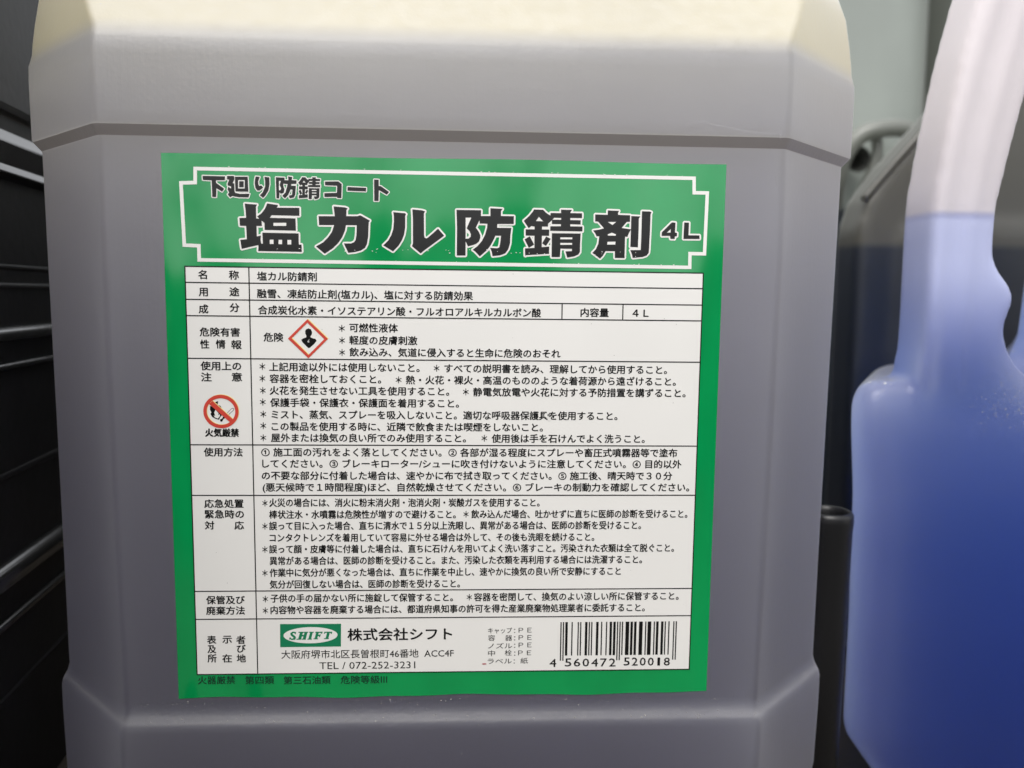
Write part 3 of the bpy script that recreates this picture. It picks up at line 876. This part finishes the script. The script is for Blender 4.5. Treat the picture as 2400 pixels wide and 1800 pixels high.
bpy.data.objects.remove(fo)
bpy.data.curves.remove(fc)
print('TEXT faces', len(acc['print'].faces))
bm_obj('small_print', acc['print'], M_ink, label)
M_ginkd = simple_mat('dark ink over green', (0.002, 0.035, 0.02), 0.5, spec=0.1, coat=0.8, coat_rough=0.15)
bm_obj('bottom_warning_print', acc['green'], M_ginkd, label)

# hazard diamond
sh = lambda P, dx, dz: [(x + dx, z + dz) for x, z in P]
print_obj('diamond_yellow_edge', ring_polys(sh(HAZO, .17, .12), sh(HAZI, .17, .12)), Y_INK, M_yel, label)
print_obj('hazard_diamond', ring_polys(HAZO, HAZI), Y_TOP, M_red, label)
print_obj('diamond_figure', [BUST], Y_INK, M_ink, label)
print_obj('diamond_star', [STAR], Y_TOP, M_lightgrey, label)
# no open fire sign
oc = circle(PC[0], PC[1], PR[0], PR[1])
ic = circle(PC[0], PC[1], PR[2], PR[3])
print_obj('fire_ban_yellow_edge', ring_polys(sh(oc, .13, .10), sh(ic, .13, .10)) + [sh(SLASH, .12, .12)], Y_TOP + 1e-5, M_yel, label)
print_obj('fire_ban_flame', [FLAME, MATCH], Y_INK, M_ink, label)
print_obj('fire_ban_flame_gap', [FLAMEW], Y_INK - 1e-5, M_white, label)
print_obj('fire_ban_matchstick', [STICK], Y_INK, M_greyink, label)
print_obj('fire_ban_matchstick_gap', [STICKW], Y_INK - 1e-5, M_white, label)
print_obj('fire_ban_ring', ring_polys(oc, ic), Y_TOP, M_red, label)
print_obj('fire_ban_slash', [SLASH], Y_TOP2, M_red, label)
# maker's logo
print_obj('logo_panel', [LRECT], Y_INK, M_dgreen, label)
print_obj('logo_oval', [LELL], Y_TOP, M_white, label)
sp = []
for i in range(len(SPATH) - 1):
    a, b = Vector(SPATH[i]), Vector(SPATH[i + 1])
    d = (b - a).normalized()
    nn = Vector((-d.y, d.x)) * (0.17 if i in (0, 1, 2, 8, 9, 10) else 0.27)
    a2, b2 = a - d * 0.06, b + d * 0.06
    sp.append([tuple(a2 - nn), tuple(b2 - nn), tuple(b2 + nn), tuple(a2 + nn)])
print_obj('logo_lettering', LOGO + sp, Y_TOP2, M_dgreen, label)

# bar code 4560472520018
Lc = ['0001101', '0011001', '0010011', '0111101', '0100011', '0110001', '0101111', '0111011', '0110111', '0001011']
Rc = [''.join('1' if c == '0' else '0' for c in s) for s in Lc]
Gc = [s[::-1] for s in Rc]
PAR = {4: 'LGLLGG'}
digits = [int(c) for c in '4560472520018']
bits = '101'
for dgt, pcode in zip(digits[1:7], PAR[4]):
    bits += (Lc if pcode == 'L' else Gc)[dgt]
bits += '01010'
for dgt in digits[7:]:
    bits += Rc[dgt]
bits += '101'
mod = (BARX[1] - BARX[0]) / 95.0
bars = []
i = 0
while i < 95:
    if bits[i] == '1':
        j = i
        while j < 95 and bits[j] == '1':
            j += 1
        guard = i < 3 or 45 <= i < 50 or i >= 92
        bars.append(box_poly(BARX[0] + i * mod, BARZ[2] if guard else BARZ[1], BARX[0] + j * mod, BARZ[0]))
        i = j
    else:
        i += 1
bm = bmesh.new()
for p in bars:
    flat(bm, p, Y_INK)
bm_obj('bar_code', bm, M_ink, label)

# wear: a scraped spot in the fifth line, a red smudge, tiny flecks
random.seed(4)


def blob(cx, cz, r, n=9, sx=1.0):
    return [(cx + sx * r * (0.7 + 0.5 * random.random()) * math.cos(2 * math.pi * i / n), cz + r * (0.7 + 0.5 * random.random()) * math.sin(2 * math.pi * i / n)) for i in range(n)]


print_obj('scraped_spot', [blob(TEAR[0], TEAR[1], 0.62), blob(TEAR[0] + .5, TEAR[1] - 1.0, 0.35)], Y_TOP, M_white, label)
print_obj('scraped_fibre', [blob(TEAR[0] + .45, TEAR[1] + .1, 0.40, 6)], Y_TOP2, M_greyink, label)
M_smudge = simple_mat('red smudge', (0.42, 0.14, 0.15), 0.7)
print_obj('red_smudge', [blob(SMUDGE[0], SMUDGE[1], 0.22, 9, 3.0)], Y_INK, M_smudge, label)
fl_ = []
for _ in range(40):
    fl_.append(blob(random.uniform(-60, 60), random.uniform(-58, 39), random.uniform(0.05, 0.11), 5))
M_fleck = simple_mat('dirt fleck', (0.30, 0.29, 0.27), 0.8)
fk = print_obj('dirt_flecks', fl_, Y_INK - 2e-5, M_fleck, label)
fk['kind'] = 'stuff'
# flakes knocked out of the black title ink and the white frame, mostly along their lower edges
fl2 = []
for _ in range(70):
    t_ = random.random()
    if t_ < .5:
        fl2.append(blob(random.uniform(-40, 48), random.choice((43.3, 43.6, 44.0)) + random.uniform(-.2, .2), random.uniform(.05, .12), 5, 1.8))
    else:
        fl2.append(blob(random.uniform(-55, 56), random.choice((61.95, 41.2)) + random.uniform(-.12, .12), random.uniform(.05, .11), 5, 2.2))
fk2 = print_obj('ink_chips', fl2, Y_TOP2, M_white, label)
fk2['kind'] = 'stuff'

SCRATCH = [[(57.39, 74.21), (61.81, 73.25), (69.77, 71.88), (73.89, 71.68), (76.91, 71.74)], [(76.74, 73.09), (76.86, 70.49)], [(76.91, 62.35), (77.13, 59.89)], [(-50.11, 92.13), (-33.29, 91.66), (-9.66, 91.28)], [(44.01, 70.48), (43.72, 69.9)], [(14.99, 72.35), (15.68, 71.61)]]
M_scr = simple_mat('pale scratch', (0.62, 0.61, 0.63), 0.6)
bm = bmesh.new()
for path in SCRATCH:
    yy = -0.00214 if path[0][1] > 70.8 else -0.00004
    for i in range(len(path) - 1):
        a, b = Vector(path[i]), Vector(path[i + 1])
        d = (b - a).normalized()
        nn = Vector((-d.y, d.x)) * 0.022
        if path[0][1] < 88:
            flat(bm, [tuple(a - nn), tuple(b - nn), tuple(b + nn), tuple(a + nn)], yy)
keep(bm_obj('scratches', bm, M_scr, None), can)['kind'] = 'stuff'

# ================================================================ blue jug
jug = empty('jug', (0.18, 0.07, FZ), 'milky plastic jug with grip handle holding deep blue liquid, right of the labelled canister', 'jug')


def K(x, z, f=0.962):        # outline measured on a plane 60 mm deep, brought to the depth of the grip's far edge
    return (5.5 + (x - 5.5) * f, 33.6 + (z - 33.6) * f)


def KI(x, z):       # the same for the near edge
    return K(x, z, 0.926)


gl_l = [K(*p) for p in [(141.5, 4), (142.0, 13.5), (142.6, 19.2), (142.7, 28.7), (142.4, 42.0), (142.2, 55.3), (142.4, 63.1), (144.8, 82.6), (148.6, 105.6), (152.7, 124.5), (158, 140)]]
gl_r = [KI(*p) for p in [(215, 140), (215, 122), (185, 120), (179, 110), (175.5, 98.6), (172.1, 81.9), (168.7, 63.4), (168.4, 55.7), (168.6, 47.7), (170.2, 43.9), (174.6, 38.6), (176.4, 34.7), (175.7, 31.3), (174.1, 27.4), (173.9, 23.5), (175.5, 18.5), (178.5, 13.5), (184, 9), (190, 0), (165, -20), (148, -20)]]
grip = gl_l + gl_r


def extrude_poly(bm, pts, y0, y1, inset=0.0):
    p3 = [Vector((x * MM, y0, z * MM)) for x, z in pts]
    tris = tessellate_polygon([p3])
    a = [bm.verts.new((x * MM, y0, z * MM)) for x, z in pts]
    b = [bm.verts.new((x * MM, y1, z * MM)) for x, z in pts]
    for t in tris:
        bm.faces.new([a[i] for i in t])
        bm.faces.new([b[i] for i in reversed(t)])
    n_ = len(pts)
    for i in range(n_):
        bm.faces.new([a[i], b[i], b[(i + 1) % n_], a[(i + 1) % n_]])


def ring_box(bm, secs, seg=6, skew=0.0, nose=0.0):
    """closed loft of rounded rectangles: (z, x0, x1, y0, y1, r)"""
    prev = None
    first = None
    for z, x0, x1, y0, y1, r in secs:
        pts = arc_corners([(x0, y0), (x1, y0), (x1, y1), (x0 + skew, y1)], r, seg)
        vs = [bm.verts.new((x * MM, y * MM, z * MM)) for x, y in pts]
        if prev:
            for i in range(len(vs)):
                j = (i + 1) % len(vs)
                bm.faces.new([prev[i], prev[j], vs[j], vs[i]])
        else:
            first = vs
        prev = vs
    bm.faces.new(list(reversed(first)))
    bm.faces.new(prev)


def remeshed(name, bm, mat, voxel, iters, parent):
    bmesh.ops.recalc_face_normals(bm, faces=bm.faces[:])
    me = bpy.data.meshes.new(name)
    bm.to_mesh(me)
    bm.free()
    o = bpy.data.objects.new(name, me)
    col.objects.link(o)
    rm = o.modifiers.new('r', 'REMESH')
    rm.mode = 'VOXEL'
    rm.voxel_size = voxel
    sm = o.modifiers.new('s', 'SMOOTH')
    sm.iterations = iters
    sm.factor = 0.6
    dgx = bpy.context.evaluated_depsgraph_get()
    me2 = bpy.data.meshes.new_from_object(o.evaluated_get(dgx))
    o.modifiers.clear()
    o.data = me2
    me2.name = name
    me2.materials.clear()
    me2.materials.append(mat)
    me2.shade_smooth()
    keep(o, parent)
    return o


bm = bmesh.new()
ring_box(bm, [(-126, 136, 236, 52, 108, 6), (-124.5, 134, 239, 50, 111, 7), (-118, 130, 246, 38, 118, 8), (-101.5, 118, 246, 35.5, 118, 8), (-98, 117, 247, 35, 119, 8),
              (-60, 116.2, 247, 33.5, 119, 8), (-25, 115.8, 247, 34.5, 119, 8), (-5, 115.4, 247, 37.5, 119, 7), (3, 115.8, 246, 39.0, 118, 6), (7.5, 118, 243, 40.5, 115, 5), (9.6, 122.5, 240, 43, 112, 5)], skew=44)
# shoulder sloping up behind the grip to the tall rear half of the jug
ring_box(bm, [(-16, 150, 244, 37, 112, 6), (-8, 152, 244, 38.5, 112, 6), (2, 158, 244, 43, 112, 6), (10, 165, 243, 50, 112, 7), (16, 173, 243, 54, 111, 8), (22, 176.5, 243, 56, 111, 8), (42, 177.5, 242, 56, 110, 8), (52, 181, 242, 56, 110, 8), (70, 187, 240, 56, 110, 8), (110, 192, 238, 56, 110, 8), (132, 192, 235, 56, 110, 8)], skew=38)
extrude_poly(bm, grip, 0.0385, 0.0560)
# moulding rib down the middle of the grip
rib = [KI(*p) for p in [(151.5, 8), (151.5, 60), (155, 90), (162, 128), (166, 128), (159.5, 90), (156.3, 60), (156.3, 8)]]
for xs_ in ((149.8, 149.8, 149.8, 150.3, 153.3, 157.8, 164.8), (159.5, 159.3, 159.2, 159.8, 163.1, 167.6, 174.6)):
    prev = None
    for xx, zz, dy in zip(xs_, (-8, 6, 30, 60, 84, 106, 134), (3.5, 0.6, 0, 0, 0, 0, 0)):
        q = KI(xx, zz)
        cur = [bm.verts.new(((q[0] + 2.0 * math.cos(2 * math.pi * k / 12)) * MM, (39.0 + dy + 2.0 * math.sin(2 * math.pi * k / 12)) * MM, q[1] * MM)) for k in range(12)]
        if prev:
            for k in range(12):
                bm.faces.new([prev[k], prev[(k + 1) % 12], cur[(k + 1) % 12], cur[k]])
        else:
            bm.faces.new(list(reversed(cur)))
        prev = cur
    bm.faces.new(prev)
jb = remeshed('body', bm, M_blue, 0.0010, 22, jug)
jb['label'] = 'milky white plastic above the liquid line, blue below it'


def fill_liquid(shell, level, inset, mat, parent):
    b = bmesh.new()
    b.from_mesh(shell.data)
    b.normal_update()
    offs = {v: v.normal.copy() for v in b.verts}
    for v in b.verts:
        v.co -= offs[v] * inset
    bmesh.ops.bisect_plane(b, geom=b.verts[:] + b.edges[:] + b.faces[:], plane_co=(0, 0, level), plane_no=(0, 0, 1), clear_outer=True)
    edges = [e for e in b.edges if e.is_boundary]
    bmesh.ops.holes_fill(b, edges=edges, sides=0)
    bmesh.ops.recalc_face_normals(b, faces=b.faces[:])
    me = bpy.data.meshes.new('liquid')
    b.to_mesh(me)
    b.free()
    me.materials.append(mat)
    o = bpy.data.objects.new('liquid', me)
    col.objects.link(o)
    keep(o, parent)
    return o


fill_liquid(jb, BLUE_LEVEL, 0.0005, M_bliq, jug)

from mathutils.bvhtree import BVHTree
M_dust = simple_mat('grey dust', (0.46, 0.44, 0.41), 0.9, vary=0.25, vscale=900)


def dust_flakes(host, parent, spots):
    """irregular dust grains lying on the host's surface; spots: (x mm, z mm, size mm)"""
    bmh = bmesh.new()
    bmh.from_mesh(host.data)
    tree = BVHTree.FromBMesh(bmh)
    bmd = bmesh.new()
    for x, z, sz in spots:
        hit, nrm, _, _ = tree.ray_cast(Vector((x * MM, -0.03, z * MM)), Vector((0, 1, 0)))
        if hit is None:
            continue
        u = nrm.cross(Vector((0, 0, 1)) if abs(nrm.z) < .9 else Vector((1, 0, 0))).normalized()
        w = nrm.cross(u)
        a0 = random.uniform(0, 6.3)
        el = random.uniform(.35, 1.0)
        n_ = 5
        vs = []
        for k in range(n_):
            a = a0 + 2 * math.pi * k / n_
            rr = sz * MM * random.uniform(.6, 1.1)
            p = u * math.cos(a) * rr + w * math.sin(a) * rr * el
            vs.append(bmd.verts.new(hit + nrm * 0.00003 + p))
        top = bmd.verts.new(hit + nrm * (0.00004 + sz * MM * .35))
        for k in range(n_):
            bmd.faces.new([vs[k], vs[(k + 1) % n_], top])
    bmesh.ops.recalc_face_normals(bmd, faces=bmd.faces[:])
    o = keep(bm_obj('dust', bmd, M_dust, None), parent)
    o['kind'] = 'stuff'
    bmh.free()


random.seed(11)
sp_ = []
for _ in range(420):
    sp_.append((random.uniform(-79, 84), random.choice((-66.3, -70.4, -70.2, random.uniform(-70.5, -66.2))) + random.gauss(0, .35), random.uniform(.05, .13) * random.choice((1, 1, 1, 1.7))))
for _ in range(90):
    sp_.append((random.uniform(-98, 96), random.uniform(-100, -62), random.uniform(.05, .11)))
for _ in range(26):
    sp_.append((random.uniform(-98, 98), random.uniform(-60, 90), random.uniform(.04, .08)))
sp_ = [q for q in sp_ if not (abs(q[0]) < 65.3 and -65.2 < q[1] < 65.2)]
dust_flakes(body, can, sp_)
sp_ = []
for _ in range(900):
    x_, z_ = random.gauss(172, 9), random.gauss(3.5, 4.2)
    if x_ > 148 and -7 < z_ < 13 + (x_ - 160) * .2:
        sp_.append((x_, z_, random.uniform(.05, .13) * random.choice((1, 1, 1.6))))
for _ in range(60):
    sp_.append((random.uniform(120, 180), random.uniform(-80, 20), random.uniform(.04, .08)))
dust_flakes(jb, jug, sp_)

# ================================================================ rear jerrycan
rj = empty('jerrycan', (0.23, 0.2, FZ), 'grimy translucent jerrycan of dark liquid standing behind the blue jug', 'jerrycan')
bm = bmesh.new()
ring_box(bm, [(-125.5, 168, 330, 146, 250, 14), (-120, 163, 335, 141, 255, 16), (20, 162.8, 336, 140, 256, 16), (60, 163, 336, 140, 256, 16), (66, 164, 335, 141, 255, 16)], skew=62)
extrude_poly(bm, [(166, -110), (164.5, 62), (168, 75), (178, 89), (190, 103), (206, 121), (222, 135), (330, 150), (332, -110)], 0.143, 0.165)
extrude_poly(bm, [(240, 30), (240, 90), (264, 122), (330, 150), (332, 30)], 0.150, 0.250)
rb = remeshed('body', bm, M_rear, 0.002, 8, rj)
fill_liquid(rb, REAR_LEVEL, 0.0008, M_rliq, rj)


def tube(name, pts, rad, mat, parent, res=10, closed=False):
    """swept tube along a smooth path"""
    P = [Vector(p) for p in pts]
    cr = []
    n_ = len(P)
    for i in range(n_ - 1):
        p0 = P[max(i - 1, 0)]
        p1, p2 = P[i], P[i + 1]
        p3 = P[min(i + 2, n_ - 1)]
        for k in range(6):
            t = k / 6
            cr.append(0.5 * ((2 * p1) + (-p0 + p2) * t + (2 * p0 - 5 * p1 + 4 * p2 - p3) * t * t + (-p0 + 3 * p1 - 3 * p2 + p3) * t ** 3))
    cr.append(P[-1])
    verts, faces = [], []
    for i, c in enumerate(cr):
        d = (cr[min(i + 1, len(cr) - 1)] - cr[max(i - 1, 0)]).normalized()
        u = d.cross(Vector((0, 1, 0.02)))
        if u.length < 1e-4:
            u = d.cross(Vector((1, 0, 0)))
        u.normalize()
        w = d.cross(u)
        for k in range(res):
            a = 2 * math.pi * k / res
            verts.append(c + (u * math.cos(a) + w * math.sin(a)) * rad)
    for i in range(len(cr) - 1):
        for k in range(res):
            k2 = (k + 1) % res
            faces.append((i * res + k, i * res + k2, (i + 1) * res + k2, (i + 1) * res + k))
    faces.append(tuple(range(res - 1, -1, -1)))
    faces.append(tuple(range((len(cr) - 1) * res, len(cr) * res)))
    return keep(mesh_obj(name, verts, faces, mat, None, True), parent)


# raised moulding along the sloping shoulder
tube('shoulder_seam', [(0.1665, 0.1440, 0.0745), (0.178, 0.1432, 0.089), (0.190, 0.1432, 0.103), (0.206, 0.1432, 0.121), (0.222, 0.1432, 0.135)], 0.0016, M_rear, rj)

# ================================================================ tall pale canister at the back
tc_ = empty('canister', (0.3, 0.36, FZ), 'tall pale canister with a looped handle standing farthest back', 'canister')
bm = bmesh.new()
RR = [20, 42, 42, 20]
ring_box(bm, [(-125, 60, 286, 306, 430, RR), (-112, 52, 292, 300, 436, RR), (90, 52, 292, 300, 436, RR), (300, 54, 290, 300, 436, RR), (330, 70, 276, 315, 420, RR)])
tb = remeshed('body', bm, M_tall, 0.004, 6, tc_)
fill_liquid(tb, TALL_LEVEL, 0.001, M_rliq, tc_)
tube('handle', [(0.2185, 0.292, 0.088), (0.2165, 0.284, 0.100), (0.2175, 0.279, 0.114), (0.225, 0.277, 0.1255), (0.238, 0.276, 0.1300), (0.254, 0.279, 0.1305), (0.270, 0.286, 0.125), (0.284, 0.300, 0.113)], 0.0050, M_grime, tc_)
tube('handle_web', [(0.2375, 0.282, 0.126), (0.2385, 0.282, 0.116), (0.2355, 0.284, 0.104), (0.232, 0.292, 0.092)], 0.0032, M_grime, tc_)
# hollow of the handle boss, its shadow put into the dark colour
M_hollow = simple_mat('painted shadow in the hollow', (0.055, 0.058, 0.05), 0.8)
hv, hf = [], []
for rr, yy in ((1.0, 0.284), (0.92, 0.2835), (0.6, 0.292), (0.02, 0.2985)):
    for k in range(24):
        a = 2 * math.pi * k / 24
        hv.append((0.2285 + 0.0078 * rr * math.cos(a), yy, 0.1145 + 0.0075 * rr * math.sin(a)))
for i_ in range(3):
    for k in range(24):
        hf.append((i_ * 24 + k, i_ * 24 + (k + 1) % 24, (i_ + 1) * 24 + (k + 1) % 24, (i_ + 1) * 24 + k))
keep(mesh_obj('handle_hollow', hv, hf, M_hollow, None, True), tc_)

# grey canister standing to the right of the tall one
gc = empty('canister', (0.4, 0.4, FZ), 'grimy grey canister at the back, mostly hidden by the grip of the blue jug', 'canister')
bm = bmesh.new()
R2 = [30, 20, 20, 30]
ring_box(bm, [(-125, 304, 520, 306, 440, R2), (-112, 298, 526, 288, 446, R2), (90, 298, 526, 288, 446, R2), (290, 300, 524, 288, 446, R2), (330, 320, 505, 305, 430, R2)])
gb = remeshed('body', bm, M_grime, 0.004, 6, gc)
fill_liquid(gb, 0.07, 0.001, M_rliq, gc)

# ================================================================ open black tube between canister and jug
tu = empty('tube', (0.1115, 0.0395, FZ), 'short open black plastic tube standing between the labelled canister and the blue jug', 'tube')


def lathe(name, prof, cx, cy, mat, parent, seg=48):
    verts, faces = [], []
    for r, z in prof:
        for k in range(seg):
            a = 2 * math.pi * k / seg
            verts.append((cx + r * math.cos(a), cy + r * math.sin(a), z))
    for i in range(len(prof) - 1):
        for k in range(seg):
            k2 = (k + 1) % seg
            faces.append((i * seg + k, i * seg + k2, (i + 1) * seg + k2, (i + 1) * seg + k))
    return keep(mesh_obj(name, verts, faces, mat, None, True), parent)


ZT = -0.0285
lathe('wall', [(0.0060, FZ + 0.0005), (0.0066, FZ + 0.001), (0.0070, -0.06), (0.0072, ZT - 0.006), (0.0074, ZT - 0.003), (0.0073, ZT - 0.0012), (0.0069, ZT - 0.0003), (0.0063, ZT), (0.0057, ZT - 0.0004), (0.0053, ZT - 0.0014), (0.0052, ZT - 0.004), (0.0050, ZT - 0.05), (0.0, ZT - 0.055)], 0.1115, 0.0395, M_tube, tu)

# ================================================================ ribbed black crate wall on the left
FRONT_BLOCKER_TOP = 0.055
cr = empty('crate', (-0.14, 0.06, FZ), 'glossy black plastic crate with horizontal ribs left of the labelled canister', 'crate')
DX, DY = -0.0995, 0.995        # running direction of the wall
Y0, Y1 = -0.10, 0.47


def wall_pt(s, off_, z):
    """s metres along the wall, off_ metres towards the canister"""
    bx_, by_ = -0.124 - 0.10 * Y0, Y0
    return (bx_ + DX * s + DY * off_, by_ + DY * s - DX * off_, z)


LEN = (Y1 - Y0) / DY


def rail(name, prof, mat, s0=0.0, s1=LEN, n_=1, lab=None):
    """prof: closed list of (offset mm, z mm) swept along the wall"""
    verts, faces = [], []
    m_ = len(prof)
    for i in range(n_ + 1):
        s = s0 + (s1 - s0) * i / n_
        verts += [wall_pt(s, o_ * MM, z_ * MM) for o_, z_ in prof]
    for i in range(n_):
        for k in range(m_):
            k2 = (k + 1) % m_
            faces.append((i * m_ + k, i * m_ + k2, (i + 1) * m_ + k2, (i + 1) * m_ + k))
    faces.append(tuple(range(m_ - 1, -1, -1)))
    faces.append(tuple(range(n_ * m_, (n_ + 1) * m_)))
    o = mesh_obj(name, verts, faces, mat, None, False)
    bmx = bmesh.new()
    bmx.from_mesh(o.data)
    bmesh.ops.recalc_face_normals(bmx, faces=bmx.faces[:])
    bmx.to_mesh(o.data)
    bmx.free()
    if lab:
        o['label'] = lab
    return keep(o, cr)


def rib_prof(zc, h, d, tilt=0.0):
    """rounded rib: zc centre, h half height, d depth; rounder on top"""
    pts = [(-4.0, zc + h)]
    for k in range(9):
        a = math.pi / 2 - math.pi * k / 8
        pts.append((d * math.cos(a), zc + h * math.sin(a) + tilt * math.cos(a)))
    pts.append((-4.0, zc - h))
    return pts


rail('side_wall', [(-4, FZ * 1000 + .5), (-1.2, FZ * 1000 + .5), (-1.2, 84), (-4, 84)], M_dull)
# the plain upper band leans back a little
rail('rim_band', [(-6, 85), (0.5, 85), (0.9, 87), (0.6, 92), (-1.0, 130), (-2.0, 160), (-8, 162), (-12, 160), (-9, 110)], M_dull, lab='smooth upper band of the black crate')


def round_rib(zt, h, depth, low, base=-1.0, mat=None):
    """rib with a rounded shoulder: zt upper edge, h height of the rounding, depth reach, low face under it"""
    pts = [(base - .3, zt)]
    for k in range(9):
        a = math.pi / 2 * (1 - k / 8)
        pts.append((base + depth * math.cos(a), zt - h + h * math.sin(a)))
    pts += [(base + depth, zt - h - low), (base - .3, zt - h - low - .8)]
    rail('rib', pts, mat or M_black)


# the broad double rib under the rim: two polished slopes with a flat between them
rail('rib', [(-1.3, 79.6), (0.2, 79.3), (0.4, 78.9), (1.75, 76.1), (1.8, 75.6), (1.5, 69.2), (1.7, 68.8), (2.2, 67.2), (2.2, 66.7), (-1.3, 65.4)], M_black)
for zt, h, depth, low in [(41.0, .7, .5, .3), (35.6, .9, .8, .3), (23.0, 3.0, 2.8, .8), (12.5, 1.3, 1.5, .6), (-19.5, 1.2, .4, .5), (-45.0, 4.2, 4.0, 1.2), (-61.6, 1.3, 1.5, .6), (-84.0, 1.0, .4, .5)]:
    round_rib(zt, h, depth, low, mat=M_dull if depth < 1.0 else M_black)
# unseen wall added behind the viewer to darken the lower canister and label
fw = arc_corners([(-0.335, FZ + .0005), (-0.329, FZ + .0005), (-0.329, FRONT_BLOCKER_TOP), (-0.335, FRONT_BLOCKER_TOP)], 0.002, 3)
v_, f_ = [], []
for x_ in (-0.35, 0.62):
    v_ += [(x_, y_, z_) for y_, z_ in fw]
k2 = len(fw)
for k in range(k2):
    f_.append((k, (k + 1) % k2, k2 + (k + 1) % k2, k2 + k))
f_ += [tuple(range(k2 - 1, -1, -1)), tuple(range(k2, 2 * k2))]
keep(mesh_obj('front_light_blocker', v_, f_, M_dull, None, False), cr)
rw = arc_corners([(0.458, FZ + .0005), (0.464, FZ + .0005), (0.464, 0.16), (0.458, 0.16)], 0.002, 3)  # wall added at the back to keep sky light off the canister
v_, f_ = [], []
for x_ in (-0.174, 0.62):
    v_ += [(x_, y_, z_) for y_, z_ in rw]
for k in range(k2):
    f_.append((k, (k + 1) % k2, k2 + (k + 1) % k2, k2 + k))
f_ += [tuple(range(k2 - 1, -1, -1)), tuple(range(k2, 2 * k2))]
keep(mesh_obj('rear_light_blocker', v_, f_, M_dull, None, False), cr)
